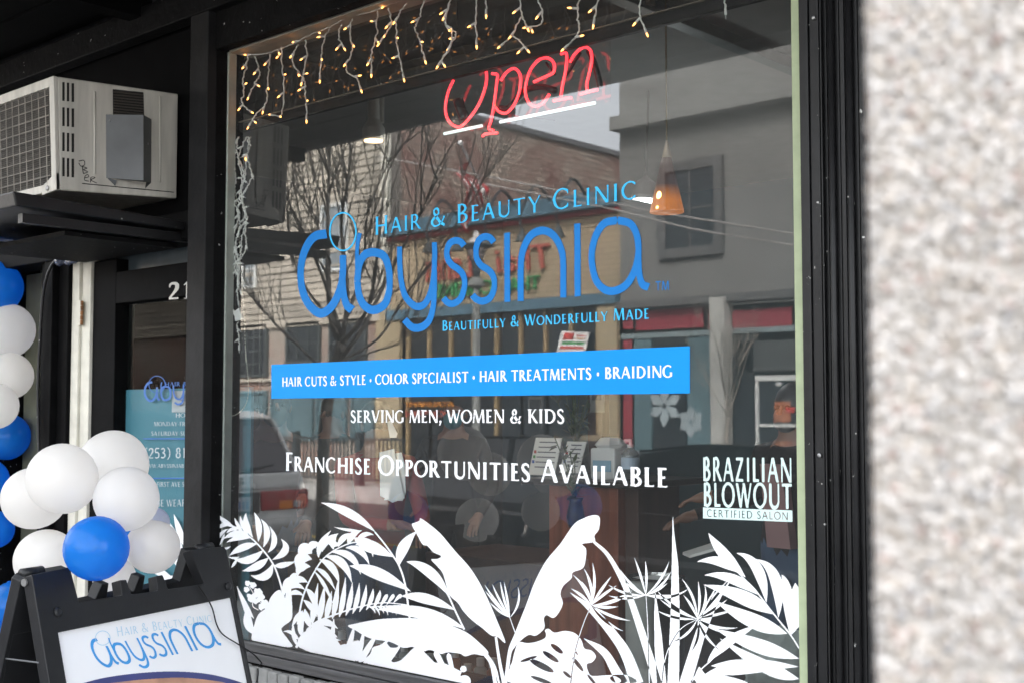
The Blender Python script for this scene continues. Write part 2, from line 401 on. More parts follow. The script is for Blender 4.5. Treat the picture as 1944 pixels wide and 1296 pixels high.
def chipped(m):                                     # pale chips where the paint has come off
    nt = m.node_tree; b = nt.nodes['Principled BSDF']; src = b.inputs['Base Color'].links[0].from_socket
    tc = nt.nodes.new('ShaderNodeTexCoord'); n = nt.nodes.new('ShaderNodeTexNoise'); n.inputs['Scale'].default_value = 42; n.inputs['Detail'].default_value = 3
    nt.links.new(tc.outputs['Object'], n.inputs['Vector']); r = nt.nodes.new('ShaderNodeValToRGB'); r.color_ramp.elements[0].position = .725; r.color_ramp.elements[1].position = .745
    nt.links.new(n.outputs['Fac'], r.inputs[0]); mx = nt.nodes.new('ShaderNodeMixRGB'); mx.inputs['Color2'].default_value = (.5,.5,.48,1)
    nt.links.new(r.outputs[0], mx.inputs['Fac']); nt.links.new(src, mx.inputs['Color1']); nt.links.new(mx.outputs[0], b.inputs['Base Color'])
chipped(blackw); chipped(blackp)
greenstop = mat('pale_green_window_stop', (.36,.42,.26), .6, var=.1, scale=20)
greystop = mat('grey_green_window_stop', (.66,.7,.64), .6, var=.12, scale=14)
offwhite = mat('off_white_paint', (.62,.6,.52), .6, var=.12, scale=12, bump=.1)

def glassmat(name, ior, tint=(.9,.93,.92), rough=0.0, gain=1.0, dust=.004):
    m = bpy.data.materials.new(name); m.use_nodes = True; nt = m.node_tree; nt.nodes.clear()
    out = nt.nodes.new('ShaderNodeOutputMaterial'); mx = nt.nodes.new('ShaderNodeMixShader'); tr = nt.nodes.new('ShaderNodeBsdfTransparent'); gl = nt.nodes.new('ShaderNodeBsdfGlossy')
    tr.inputs[0].default_value = (*tint, 1); gl.inputs['Roughness'].default_value = rough; gl.inputs['Color'].default_value = (1,1,1,1)
    fr = nt.nodes.new('ShaderNodeFresnel'); fr.inputs[0].default_value = ior
    mu = nt.nodes.new('ShaderNodeMath'); mu.operation = 'MULTIPLY'; mu.inputs[1].default_value = gain; mu.use_clamp = True
    n = nt.nodes.new('ShaderNodeTexNoise'); n.inputs['Scale'].default_value = .9; n.inputs['Detail'].default_value = 1; tc = nt.nodes.new('ShaderNodeTexCoord')
    bp = nt.nodes.new('ShaderNodeBump'); bp.inputs['Strength'].default_value = .003; bp.inputs['Distance'].default_value = .008
    nt.links.new(tc.outputs['Object'], n.inputs['Vector']); nt.links.new(n.outputs['Fac'], bp.inputs['Height']); nt.links.new(bp.outputs[0], gl.inputs['Normal'])
    nt.links.new(fr.outputs[0], mu.inputs[0]); nt.links.new(mu.outputs[0], mx.inputs[0]); nt.links.new(tr.outputs[0], mx.inputs[1]); nt.links.new(gl.outputs[0], mx.inputs[2])
    df = nt.nodes.new('ShaderNodeBsdfDiffuse'); df.inputs[0].default_value = (.7,.7,.68,1); m2 = nt.nodes.new('ShaderNodeMixShader')      # a thin film of dust, doubling as a haze that lifts the blacks
    dn_ = nt.nodes.new('ShaderNodeTexNoise'); dn_.inputs['Scale'].default_value = 1.6; dn_.inputs['Detail'].default_value = 8; dr_ = nt.nodes.new('ShaderNodeMapRange'); dr_.inputs['To Min'].default_value = dust*.5; dr_.inputs['To Max'].default_value = dust*1.6
    nt.links.new(tc.outputs['Object'], dn_.inputs['Vector']); nt.links.new(dn_.outputs['Fac'], dr_.inputs['Value']); nt.links.new(dr_.outputs[0], m2.inputs[0]); nt.links.new(mx.outputs[0], m2.inputs[1]); nt.links.new(df.outputs[0], m2.inputs[2]); nt.links.new(m2.outputs[0], out.inputs[0])
    M[name] = m; return m
pane_glass = glassmat('window_glass', 1.5, gain=1.75, dust=.026)

# ============================================================ ground, road, opposite pavement, the shop's shell
conc = mat('sidewalk_concrete', (.42,.41,.39), .9, var=.15, scale=3, bump=.4, bscale=90)
asph = mat('asphalt', (.055,.055,.057), .9, var=.2, scale=5, bump=.5, bscale=120)
struct('sidewalk', MB().box(-60,-2.95,-.3, 30,.35,0), conc)
struct('road', MB().box(-90,-12.6,-.5, 60,-3.11,-.13), asph)
struct('ground', MB().box(-150,-140,-.8, 120,-15.95,-.35).box(-150,6,-.8,120,60,-.35), conc)
kb = MB()
for i in range(40): kb.box(-60+i*2.0+.006,-3.11,-.3,-58+i*2.0-.006,-2.95,.0)
struct('kerb', kb, conc, bevel=.015)
kb = MB()
for i in range(40): kb.box(-60+i*2.0+.006,-12.76,-.3,-58+i*2.0-.006,-12.6,.0)
struct('kerb', kb, conc, bevel=.015)
struct('opposite_sidewalk', MB().box(-90,-16,-.3, 60,-12.76,0), conc)
ln = MB()
for x in range(-80, 40, 6): ln.box(x,-7.9,-.13+.0, x+3,-7.78,-.126)
struct('lane_marking', ln, mat('yellow_road_paint', (.6,.42,.06), .8, var=.2))

W0 = G(412,700).x; W1 = G(1519,700).x            # the glass from left stop to right stop
ZS = G(560,1233).z; ZT = 3.26                    # sill and head of the glass
XD0, XD1 = G(60,700).x, G(357,700).x             # doorway
shell = thing('shop_building', 'black fronted shop building behind the lettered window', 'building', (0, .1, 0))
def part(nm, mb, m, parent, **k): return mb.build(nm, m, parent, **k)
# wall pieces: above the window, below it, right pier
part('upper_wall', MB().box(-14,.02,ZT+.16, 9,.32,9.5), mat('dark_stucco', (.03,.03,.032), .8, var=.3, bump=.3), shell)
part('knee_wall', MB().box(W0-.02,.02,-.02, 9,.3,ZS-.035), blackw, shell)
part('end_wall', MB().box(-14,.02,-.02, XD0-.55,.32,ZT+.16), blackw, shell)
part('right_wall', MB().box(G(1668,700,-.05).x,.021,ZS-.035, 9,.3,ZT+.16), blackw, shell)

aw = thing('awning', 'deep black slatted awning overhanging the pavement', 'awning', (-3, -.1, 3.62))
AWZ = 3.62; AWY = -2.62; AWX = RF(549,315,2.62).x; AWR = .95
awm = mat('black_awning_metal', (.0025,.0026,.0028), .8, spec=.04, var=.3, scale=4)
x = AWX; k = 0
slat0 = None
ys = np.arange(-.06, AWY+.1, -.165)
for y in ys:
    if slat0 is None:
        slat0 = MB().box(AWX,-.165,0, AWR,-.008,.03).build('slat', awm, None)
        me = slat0.data; COL.objects.unlink(slat0); bpy.data.objects.remove(slat0)
        me.transform(Matrix.Translation((3,.1,0)))
        slat0 = True
    o = bpy.data.objects.new('slat', me); COL.objects.link(o); o.parent = aw; o.location = (0, y+.03, .0 if k % 2 else .012); k += 1
fas = mat('grey_fascia_paint', (.36,.36,.34), .55, var=.1)
part('fascia', MB().box(AWX-.02,AWY-.05,AWZ-.012, AWR,AWY,AWZ+.2), fas, aw)
part('end_board', MB().box(AWX-.06,AWY-.05,AWZ-.02, AWX-.021,-.05,AWZ+.2), fas, aw)
for x in (AWX+.1,-5.4,-2.6,.2,.8): part('beam', MB().box(x,AWY,AWZ-.1,x+.1,-.05,AWZ-.002), awm, aw)
part('roof_sheet', MB().box(AWX,AWY,AWZ+.06,AWR,.019,AWZ+.09), awm, aw)
part('ledger_beam', MB().box(AWX,-.11,AWZ-.19,AWR,-.03,AWZ-.05), blackw, aw, bevel=.006)

# ============================================================ the shop window
win = thing('shop_window', 'large plate glass shop window with blue and white vinyl lettering', 'shop window', ((W0+W1)/2, 0, ZS))
g = MB(); nx, nz = 8, 6
g.add([(W0,0,ZS-.02),(W1+.02,0,ZS-.02),(W1+.02,0,ZT),(W0,0,ZT)], [(0,1,2,3)])
part('glass_pane', g, pane_glass, win)
# left post and its steps
xa, xb, xc = G(352,700,-.1).x, G(386,700,-.1).x, G(405,700,-.03).x
part('side_post', MB().box(xa,-.1,0, xb,.1,AWZ-.05), mat('grey_black_paint', (.012,.012,.0125), .6, spec=.15, var=.3, bump=.25, bscale=25), win, bevel=.004)
part('side_post', MB().box(xb+.002,-.055,0, xc,.1,AWZ-.052), blackw, win, bevel=.003)
part('window_stop', MB().box(xc+.001,-.03,ZS-.02, W0+.015,-.004,ZT+.02), greystop, win, bevel=.002)
part('inner_stop', MB().box(W0-.01,.006,ZS-.02, W0+.052,.05,ZT), greystop, win, bevel=.003)
# head
part('head_board', MB().box(xb,-.062,ZT, .77,-.004,ZT+.18), blackw, win, bevel=.004)
part('head_moulding', MB().box(xb,-.1,ZT+.182, .77,-.01,ZT+.3), blackp, win, bevel=.012)
part('soffit', MB().box(W0+.05,.01,ZT-.002, W1,.16,ZT+.04), offwhite, win)
# transom bar inside the glass
A = G(423,253,.09); B = G(1480,-7,.09)
part('transom_bar', MB().box(A.x,.075,A.z-.020, W1+.02,.10,A.z+.022), mat('black_bar', (.003,.003,.003), .5, spec=.15, var=.2), win, bevel=.003)
part('transom_bar_edge', MB().box(A.x+.01,.070,A.z+.023, W1+.02,.085,A.z+.026), mat('tan_edge', (.2,.16,.12), .6), win)
film = glassmat('dark_transom_pane', 1.5, tint=(.5,.45,.42), gain=.9)
part('transom_pane', MB().add([(A.x+.1,.13,A.z+.03),(W1,.13,A.z+.03),(W1,.13,ZT),(A.x+.1,.13,ZT)], [(0,1,2,3)]), film, win)
# sill rail
part('sill_rail', MB().box(xc,-.03,ZS-.035, W1+.06,-.003,ZS).box(xc,-.042,ZS-.078,W1+.06,-.003,ZS-.037), mat('worn_grey_metal', (.09,.09,.094), .42, metal=.3, var=.45, scale=4, stretch=(.4,8,12), bump=.25, bscale=20), win, bevel=.002)
# right fluted frame
xs = [G(p,700,-.03).x for p in (1527,1545,1564)]
xg = G(1517,700).x
part('window_stop', MB().box(xg,-.022,ZS-.04, xs[0],-.002,ZT), greenstop, win, bevel=.002)
part('jamb_strip', MB().box(xs[0]+.001,-.04,-.02, xs[1],-.0,AWZ-.06), blackp, win, bevel=.003)
part('jamb_strip', MB().box(xs[1]+.001,-.034,-.02, xs[2],-.0,AWZ-.06), blackp, win, bevel=.003)
fl = MB(); ribpx = [(1564,1568,.055),(1568,1578,.038),(1578,1590,.062),(1590,1602,.044),(1602,1612,.05),(1612,1625,.064),(1625,1638,.046),(1638,1650,.06),(1650,1664,.04),(1664,1680,.06)]
for i, (p0, p1, dy) in enumerate(ribpx):
    x0, x1 = G(p0,700,-dy).x, G(p1,700,-dy).x
    m_ = blackp
    if dy > .06:
        r = (x1-x0)/2; part('rounded_rib', MB().lathe(((x0+x1)/2, -dy+r*.6, -.02), [(r,0),(r,AWZ-.05)], 20), blackp, win, smooth=True)
    else: part('flat_rib', MB().box(x0+.001,-dy,-.02,x1-.001,-.0,AWZ-.06), blackp, win, bevel=.002)
sc = mat('screw_steel', (.35,.35,.35), .4, metal=.8)
for px, py in ((1544,34),(1555,863),(1556,864)):
    p = G(px,py,-.041); part('screw', MB().lathe(p, [(.006,0),(.005,.002),(.002,.003)], 10, axis=(0,-1,0)), sc, win)
# ---- lettering on the glass
part('clinic_lettering', line_text('Hair & Beauty Clinic', (711,447), (1210,377), (34,41), T=.14, t=.075, small=.84, gap=.11), sky_vinyl, win)
part('motto_lettering', line_text('Beautifully & Wonderfully Made', (839,628), (1233,605), (19,23.5), T=.17, t=.085, small=.82, gap=.07), sky_vinyl, win)
part('services_lettering', line_text('HAIR CUTS & STYLE * COLOR SPECIALIST * HAIR TREATMENTS * BRAIDING', (535,733.5), (1278,715.5), (17.5,23), Y=-.0036, T=.21, t=.11, gap=.04), white_vinyl, win)
part('serving_lettering', line_text('SERVING MEN, WOMEN & KIDS', (665,801.5), (1072,803), (23,27), T=.2, t=.1, gap=.04), white_vinyl, win)
part('franchise_lettering', line_text('Franchise Opportunities Available', (541,893), (1269,925), (35,47), T=.2, t=.095, small=.8, gap=.05), white_vinyl, win)
bn = MB(); q = [G(516,692),G(1310,657),G(1310,746),G(516,756)]
bn.slab([(p.x,-.0012,p.z) for p in q], (0,-1,0), .0008); part('blue_banner', bn, banner_blue, win)
# logo
def z1(l): return [(400+x/2.8174, 230+y/2.8174) for x, y in l]
def z2(l): return [(820+x/3.24, 300+y/3.24) for x, y in l]
def z6(l): return [(780+x/6.48, 420+y/6.48) for x, y in l]
def taper(pts, w0, w1, n=8):
    P = smoothpath(pts, n); d = np.gradient(np.array(P), axis=0); d /= np.hypot(d[:,0], d[:,1])[:,None]
    return P, w0+(w1-w0)*np.abs(d[:,0])            # thicker where it runs sideways (seen at a slant)
LG = []
def lg(pts, w0, w1, closed=False): P, w = taper(pts, w0, w1); LG.append(stroke(P, w))
lg(z1([(620,604),(560,616),(515,668),(488,745),(481,830),(493,915),(528,985),(583,1028),(630,1008),(668,958),(697,880),(707,800),(707,718)]), 12, 17)
lg(z1([(707,800),(706,860),(712,930),(728,985),(757,1010)]), 11, 17)
lg(z1([(797,600),(785,660),(782,740),(784,850)]), 7, 9)
lg(z1([(784,857),(794,770),(825,715),(875,703),(925,722),(950,780),(957,857),(950,930),(925,985),(870,1011),(820,985),(793,930),(784,857)]), 11.5, 16)
lg(z1([(1010,672),(1011,760),(1018,850),(1040,935),(1090,988),(1140,982),(1175,920),(1192,830),(1197,740),(1197,648)]), 9.5, 14)
lg(z1([(1197,800),(1196,900),(1190,990),(1170,1062),(1130,1100),(1080,1103),(1036,1062)]), 9.5, 15)
lg(z6([(655,305),(610,255),(545,240),(475,280),(443,370),(452,460),(500,535),(580,590),(635,650),(662,740),(650,850),(605,960),(520,1015),(450,1000),(400,945)]), 10, 13)
lg(z6([(1020,262),(970,205),(900,195),(835,240),(802,340),(808,450),(860,540),(950,600),(1002,660),(1028,750),(1015,860),(965,950),(880,985),(805,960),(755,910)]), 10, 13.5)
LG.append([z6([(1148,148),(1219,138),(1221,992),(1151,998)])])
lg(z6([(1350,985),(1351,600),(1362,430),(1410,280),(1490,165),(1610,117),(1720,150),(1800,240),(1852,360),(1872,500),(1875,940)]), 11.2, 15)
LG.append([z2([(875,406),(913,402),(915,850),(877,854)])])
lg(z2([(1140,384),(1062,402),(1012,470),(986,560),(984,650),(1008,750),(1060,808),(1122,818),(1190,785),(1235,720),(1262,640),(1270,560),(1258,470),(1218,405),(1140,384)]), 11.5, 15)
lg(z2([(1270,550),(1271,640),(1276,720),(1295,778),(1333,795)]), 11, 15)
part('logo_lettering', px_pieces(LG, 2.2), blue_vinyl, win)
ring = [stroke(z1([(707+70*math.cos(a), 592+101*math.sin(a)) for a in np.linspace(0, 2*math.pi, 49)[:-1]]), 2.9, closed=True)]
part('logo_ring', px_pieces(ring, 3.5), sky_vinyl, win)
part('trademark_lettering', line_text('TM', (1244,552), (1271,551), (17.5,18), T=.13, t=.13, sf=False, gap=.1, ss=40), blue_vinyl, win)
part('salon_badge_lettering', line_text('BRAZILIAN', (1333.5,911.5), (1504,914.5), (45,47), T=.2, t=.12, sf=False, gap=.1), pale_vinyl, win)
part('salon_badge_lettering', line_text('BLOWOUT', (1334.5,960), (1505,965.5), (45,48.5), T=.2, t=.12, sf=False, gap=.1), pale_vinyl, win)
# badge with cut-out words
A = G(1335,983); B = G(1505,990); C_ = G(1335,962)
pcs, w = textpieces('CERTIFIED SALON', T=.13, t=.1, sf=False, gap=.14); H = (C_-A).length; cap = H*.66; sx = (B.x-A.x)*.91/w
cut = [[c*np.array([sx, cap])+np.array([(B.x-A.x)*.045, H*.17]) for c in p] for p in pcs]
k_ = 60/cap/60*60
part('salon_badge_box', pieces_mb([[np.array([(0,0),(B.x-A.x,0),(B.x-A.x,H),(0,H)])]], lambda u, v: (A.x+u, -.0015, A.z+(B.z-A.z)*u/(B.x-A.x)+v), 26/cap, pad=.004, cut=cut), pale_vinyl, win)
# ============================================================ white vinyl plants on the glass
def za(l): return [(400+x/3.641, 940+y/3.641) for x, y in l]
def zb(l): return [(740+x/3.641, 940+y/3.641) for x, y in l]
def zc(l): return [(1150+x/5.116, 1050+y/5.116) for x, y in l]
def zd(l): return [(1150+x/2.906, 850+y/2.906) for x, y in l]
def ze(l): return [(640+x/9.72, 1166+y/9.72) for x, y in l]
def LF(z, sc, p0, c, p1, w, **k):
    a, b, d = z([p0, c, p1]); return leaf(a, b, d, w/sc, **k)
def ST(z, sc, pts, w, w2=None): return stroke(z(pts), w/sc, (w2 or w)/sc, smooth=6)
def mid(a, b, k=0.0): return ((a[0]+b[0])/2-(b[1]-a[1])*k, (a[1]+b[1])/2+(b[0]-a[0])*k)
PL = []      # (name, label, pieces, group)  group 'x' plants knock each other out where they cross
s = 3.641
# feathery palm at the far left
P = [ST(za,s,[(50,130),(130,195),(225,250),(330,340),(430,470),(480,600),(515,745)],8,13)]
for p0,c,p1,w in [((160,215),(100,190),(42,125),34),((228,262),(180,200),(165,152),24),((262,280),(205,190),(205,138),28),((292,290),(225,190),(245,118),42),((328,318),(350,200),(300,114),44),
 ((362,358),(425,240),(345,160),44),((395,392),(480,320),(405,208),40),((425,442),(575,380),(485,297),52),((440,482),(490,490),(590,452),40),
 ((150,200),(80,185),(40,238),30),((215,230),(150,210),(105,262),26),((250,268),(170,240),(85,300),44),((285,290),(200,270),(105,325),38),((322,332),(210,345),(128,415),50),
 ((362,375),(270,480),(155,434),56),((398,428),(330,500),(215,520),54),((428,468),(400,600),(275,550),60),((120,230),(60,250),(35,340),22),((95,260),(85,300),(60,345),16),((180,440),(165,470),(140,500),20),((205,420),(150,440),(118,420),14),((140,350),(100,370),(75,372),14)]: P.append(LF(za,s,p0,c,p1,w))
PL.append(('vinyl_palm_frond','feathery frond leaning left at the lower left corner',P,''))
# little blossom sprig and round leaf mass
P = []
for x,y,r in [(255,605,19),(292,618,22),(247,648,20),(325,668,30),(280,706,28),(345,700,26),(312,728,20),(372,742,26),(385,770,16),(262,690,14),(300,690,16),(350,768,22)]:
    P.append([za([(x+r*math.cos(a)*(1+.18*math.cos(3*a)), y+r*math.sin(a)*(1+.2*math.sin(5*a))) for a in np.linspace(0,6.28,18)[:-1]])])
P += [ST(za,s,[(255,610),(300,680),(360,760)],5),ST(za,s,[(300,690),(290,760),(330,790)],6),LF(za,s,(300,850),(230,760),(180,620),34),LF(za,s,(300,930),(250,800),(200,690),30),LF(za,s,(310,960),(240,900),(235,810),50)]
P.append([za(smoothpath([(290,1010),(300,900),(330,820),(390,770),(410,710),(450,662),(485,655),(510,720),(530,600),(560,540),(600,540),(560,600),(560,700),(565,800),(555,860),(505,900),(490,930),(540,1000),(560,1045),(430,1035)],4,True))])
PL.append(('vinyl_flower_cluster','rounded leaf mass with a sprig of blossoms beside it',P,''))
# arching fern
P = [ST(za,s,[(600,890),(640,690),(720,520),(800,415),(930,340),(1040,322),(1120,380)],13,6)]
for p0,c,p1,w in [((745,430),(740,330),(832,240),44),((770,390),(790,290),(885,262),40),((850,372),(820,300),(880,260),46),((880,355),(905,280),(975,258),42),((950,340),(960,260),(1045,240),46),((1000,325),(1060,240),(1128,272),34),((1050,322),(1115,330),(1122,425),34),
 ((930,360),(1050,340),(1098,482),44),((830,390),(990,370),(1038,548),50),((790,420),(930,420),(975,602),58),((750,440),(860,470),(888,612),52),((720,500),(800,520),(862,655),34),((715,520),(790,600),(850,760),26),
 ((700,400),(640,340),(605,400),90),((700,440),(600,400),(590,500),80),((690,490),(600,470),(600,560),60),((700,380),(680,330),(760,330),60),((670,600),(590,540),(500,640),52),((650,650),(570,570),(490,690),40),((640,690),(570,640),(540,700),34),
 ((1030,240),(960,245),(848,215),20),((900,330),(830,350),(800,290),40),((1000,340),(1100,300),(1260,420),60),((655,640),(720,680),(745,850),44),((640,720),(700,760),(735,840),40),((615,800),(590,850),(560,905),30),((635,790),(610,860),(640,950),44),((650,780),(660,860),(700,920),46),((560,560),(510,600),(510,690),50)]: P.append(LF(za,s,p0,c,p1,w))
PL.append(('vinyl_fern','arching fern with drooping leaflets left of centre',P,''))
# spreading fern, low
P = [ST(za,s,[(590,1050),(650,960),(720,880),(850,825),(1000,775),(1180,740),(1370,755)],18,6)]
for i in range(13):
    f = i/12; bx = 700+560*f; by = 890-145*f; P.append(LF(za,s,(bx,by),(bx+10+60*f,by-90),(742+570*f,[600,610,655,560,555,595,600,612,640,650,680,690,712][i]),46-1.8*i))
for i in range(10):
    f = i/9; bx = 1080+260*f; by = 765-10*f; P.append(LF(za,s,(bx,by),(bx+50,by),(bx+60,by+55+15*(i%2)),15))
for p0,c,p1,w in [((720,880),(800,850),(880,920),50),((700,900),(790,930),(880,980),60),((600,1040),(560,960),(572,880),30),((620,1010),(560,920),(500,940),26),((640,980),(600,920),(620,850),30),((660,1000),(760,980),(900,1000),60)]: P.append(LF(za,s,p0,c,p1,w))
PL.append(('vinyl_fern','low fern spreading to the right above the sill',P,''))
# bamboo
P = [ST(za,s,[(1135,250),(1200,330),(1260,415),(1305,490),(1345,620),(1375,850)],10,14),ST(zb,s,[(312,530),(350,600),(405,690),(450,790),(515,925)],10,13)]
for z,p0,c,p1,w in [(za,(1138,250),(960,90),(762,48),62),(za,(1258,422),(1050,330),(990,290),86),(za,(1385,662),(1130,500),(958,484),84),(za,(1300,490),(1300,350),(1425,245),78),(zb,(115,455),(290,480),(418,705),74),(zb,(452,790),(230,680),(75,694),72),(zb,(518,920),(250,770),(-105,786),84)]: P.append(LF(z,s,p0,c,p1,w,pos=.5))
PL.append(('vinyl_bamboo','bamboo stems with long pointed leaves',P,''))
# big torn banana leaves
P = [[zb(smoothpath([(152,200),(170,188),(205,172),(211,155),(262,188),(350,262),(450,380),(550,492),(620,600),(680,720),(740,860),(800,1015),(745,975),(700,965),(640,915),(570,862),(510,800),(470,740),(410,680),(370,545),(330,490),(285,440),(330,436),(354,416),(300,390),(262,348),(225,335),(190,272)],4,True))],
 ST(zb,s,[(733,975),(748,1080),(765,1180),(790,1300)],16,26),ST(zb,s,[(640,1080),(700,1160),(730,1300)],20,26)]
PL.append(('vinyl_banana_leaf','tall torn leaf leaning left',P,''))
P = [[zb(smoothpath([(1450,150),(1446,230),(1415,275),(1415,318),(1330,333),(1356,365),(1355,430),(1335,500),(1265,530),(1255,572),(1200,622),(1180,680),(1196,742),(1170,805),(1130,845),(1085,825),(1065,850),(1068,915),(1010,967),(960,962),(900,1005),(862,1050),(838,1100),(812,1290),(790,1290),(800,1200),(820,1060),(860,960),(940,760),(1000,600),(1080,450),(1180,330),(1270,200),(1340,155),(1410,133)],4,True))]]
PL.append(('vinyl_banana_leaf','tall leaf leaning right with a wavy torn edge',P,''))
# broad lying leaf at the bottom
P = [[za(smoothpath([(948,900),(1000,884),(1150,855),(1290,846),(1380,845),(1510,858),(1640,890),(1760,940),(1840,1000),(1918,1080),(1890,1106),(1820,1094),(1760,1110),(1720,1090),(1640,1082),(1590,1092),(1520,1066),(1460,1076),(1400,1045),(1330,1050),(1240,1010),(1100,985),(1000,930)],4,True))],
 ST(za,s,[(1890,1080),(1960,1180),(1995,1300)],26,14)]
PL.append(('vinyl_broad_leaf','broad oval leaf lying along the sill',P,''))
# clutter along the sill
P = [[ze([(-420,150),(-330,120),(-180,250),(-60,330),(0,470),(60,560),(130,540),(250,540),(320,480),(400,470),(440,560),(400,700),(330,870),(-10,820),(-500,690),(-620,400),(-560,250)])],
 [ze(smoothpath([(630,680),(660,600),(780,560),(900,510),(980,600),(1110,600),(1180,560),(1120,650),(1020,760),(1010,870),(1150,850),(1260,760),(1420,610),(1560,650),(1700,780),(1900,1000),(1960,1260),(900,1110),(560,900)],3,True))],
 [ze([(1500,900),(1720,870),(2000,900),(2300,1050),(2200,1300),(1300,1200),(1330,1020),(1400,1000)])]]
for p0,p1,w in [((130,860),(320,190),130),((360,860),(500,255),110),((400,880),(775,265),120),((480,900),(1020,380),90),((900,900),(1215,490),80),((1800,660),(2150,1270),110),((2050,700),(2200,1250),90),((-150,760),(-60,60),120),((-330,700),(-300,250),110)]: P.append(leaf(*[ze([q])[0] for q in (p0, mid(p0,p1,.03), p1)], w/9.72, pos=.12, pw=.6))
P.append([ze(smoothpath([(-700,600),(-650,350),(-480,280),(-330,300),(-200,400),(-250,560),(-100,620),(-40,800)],4,True))])
for x,y,r in [(1950,1000,90),(2060,1080,110),(2200,1180,100),(2350,1230,120),(2330,1000,60)]: P.append([ze([(x+r*math.cos(a), y+r*math.sin(a)) for a in np.linspace(0,6.28,14)[:-1]])])
PL.append(('vinyl_undergrowth','jumble of small spikes and leaves along the bottom left',P,''))
# crossing grasses (each knocks the others out where they cross)
s2 = 5.116
def blade(z, pts, w0, w1, sc, tip=True):
    Pp = smoothpath(z(pts), 6); k = len(Pp); w = np.interp(np.linspace(0,1,k), [0,.25,1], [.6 if tip else w0/sc*.6, w0/sc, w1/sc]); return stroke(Pp, w)
B_ = [blade(zb,[(1410,318),(1500,400),(1580,530),(1650,680),(1720,880),(1800,1130),(1850,1300)],30,62,s,False),
 [zd([(369,352),(378,470),(400,640),(408,900),(404,1300),(340,1300),(358,900),(365,600)])],
 [zc([(480,358),(508,540),(545,800),(592,1300),(500,1300),(474,900),(470,600)])],
 blade(zc,[(1255,192),(1060,450),(930,750),(850,1000),(760,1300)],88,118,s2),
 blade(zb,[(1245,668),(1400,790),(1560,980),(1640,1110),(1710,1300)],50,90,s),
 blade(zb,[(1340,985),(1480,1080),(1560,1210),(1610,1300)],48,80,s)]
for b in B_: PL.append(('vinyl_grass_blade','',[b],'x'))
def papyrus(z, c, tips, stem, sc, w=13):
    P = [ST(z,sc,stem,sc*1.1,sc*1.8)]
    for tx,ty,kk in tips: P.append(LF(z,sc,c,mid(c,(tx,ty),kk),(tx,ty),w,pos=.5))
    return P
PL.append(('vinyl_papyrus','papyrus head right of the tall wavy leaf',papyrus(zb,(1393,757),[(1400,458,.12),(1340,500,.18),(1265,545,.16),(1250,640,.1),(1325,590,.12),(1535,552,-.03),(1572,618,-.05),(1640,690,.12),(1580,766,.1),(1665,864,.12),(1615,936,.16),(1680,650,.15)],[(1385,775),(1340,880),(1290,1040),(1265,1180),(1250,1300)],s,20),'x'))
PL.append(('vinyl_papyrus','papyrus head left of the tallest blade',papyrus(zc,(388,402),[(135,145,-.14),(275,32,.04),(383,58,.06),(615,70,.16),(638,165,.2),(600,285,.1),(825,325,.26),(640,400,.08),(180,262,-.12),(18,297,-.18),(20,405,-.16),(250,330,-.05)],[(390,400),(405,640),(412,860),(425,1300)],s2,24),'x'))
PL.append(('vinyl_papyrus','papyrus head right of the tallest blade',papyrus(zc,(890,632),[(735,238,.16),(750,397,.1),(895,260,.1),(960,300,.24),(1075,310,.06),(488,345,-.14),(522,440,-.1),(490,547,-.16),(1250,195,.0),(1185,440,.06),(1270,540,.02),(1292,716,.2),(1210,772,.14),(1112,940,.16),(832,950,-.22),(650,856,-.22),(1010,445,.04)],[(880,640),(740,720),(640,860),(575,1030),(538,1300)],s2,25),'x'))
PL.append(('vinyl_papyrus','small papyrus head between the two tall torn leaves',papyrus(zb,(830,842),[(652,608,-.06),(655,652,-.04),(705,602,-.05),(762,585,-.05),(788,588,.02),(884,624,.28),(690,735,-.1)],[(828,838),(850,900),(866,945)],s,16),'x'))
# swiss cheese leaf
ms = [zb(smoothpath([(845,1150),(862,1080),(890,1014),(950,1018),(1010,1010),(1070,985),(1080,955),(1072,930),(1098,920),(1140,946),(1210,934),(1280,950),(1325,1000),(1345,1055),(1395,1070),(1425,1110),(1400,1150),(1362,1165),(1372,1215),(1400,1245),(1500,1240),(1640,1240),(1650,1300),(860,1300),(832,1190)],4,True))]
for cx,cy,rx,ry,a in [(1155,1057,52,17,38),(1112,1112,66,17,34),(1050,1175,92,22,27),(960,1128,60,11,-18),(1050,1275,80,14,20),(1225,1235,34,12,40),(1290,1085,20,5,60),(1395,1270,46,10,50),(1560,1270,40,20,20),(1300,1165,14,60,-38)]:
    ca, sa = math.cos(R_(a)), math.sin(R_(a)); ms.append(zb([(cx+rx*math.cos(t)*ca-ry*math.sin(t)*sa, cy+rx*math.cos(t)*sa+ry*math.sin(t)*ca) for t in np.linspace(0,6.28,22)[:-1]]))
PL.append(('vinyl_monstera_leaf','round perforated leaf under the tall wavy leaf',[ms],'x'))
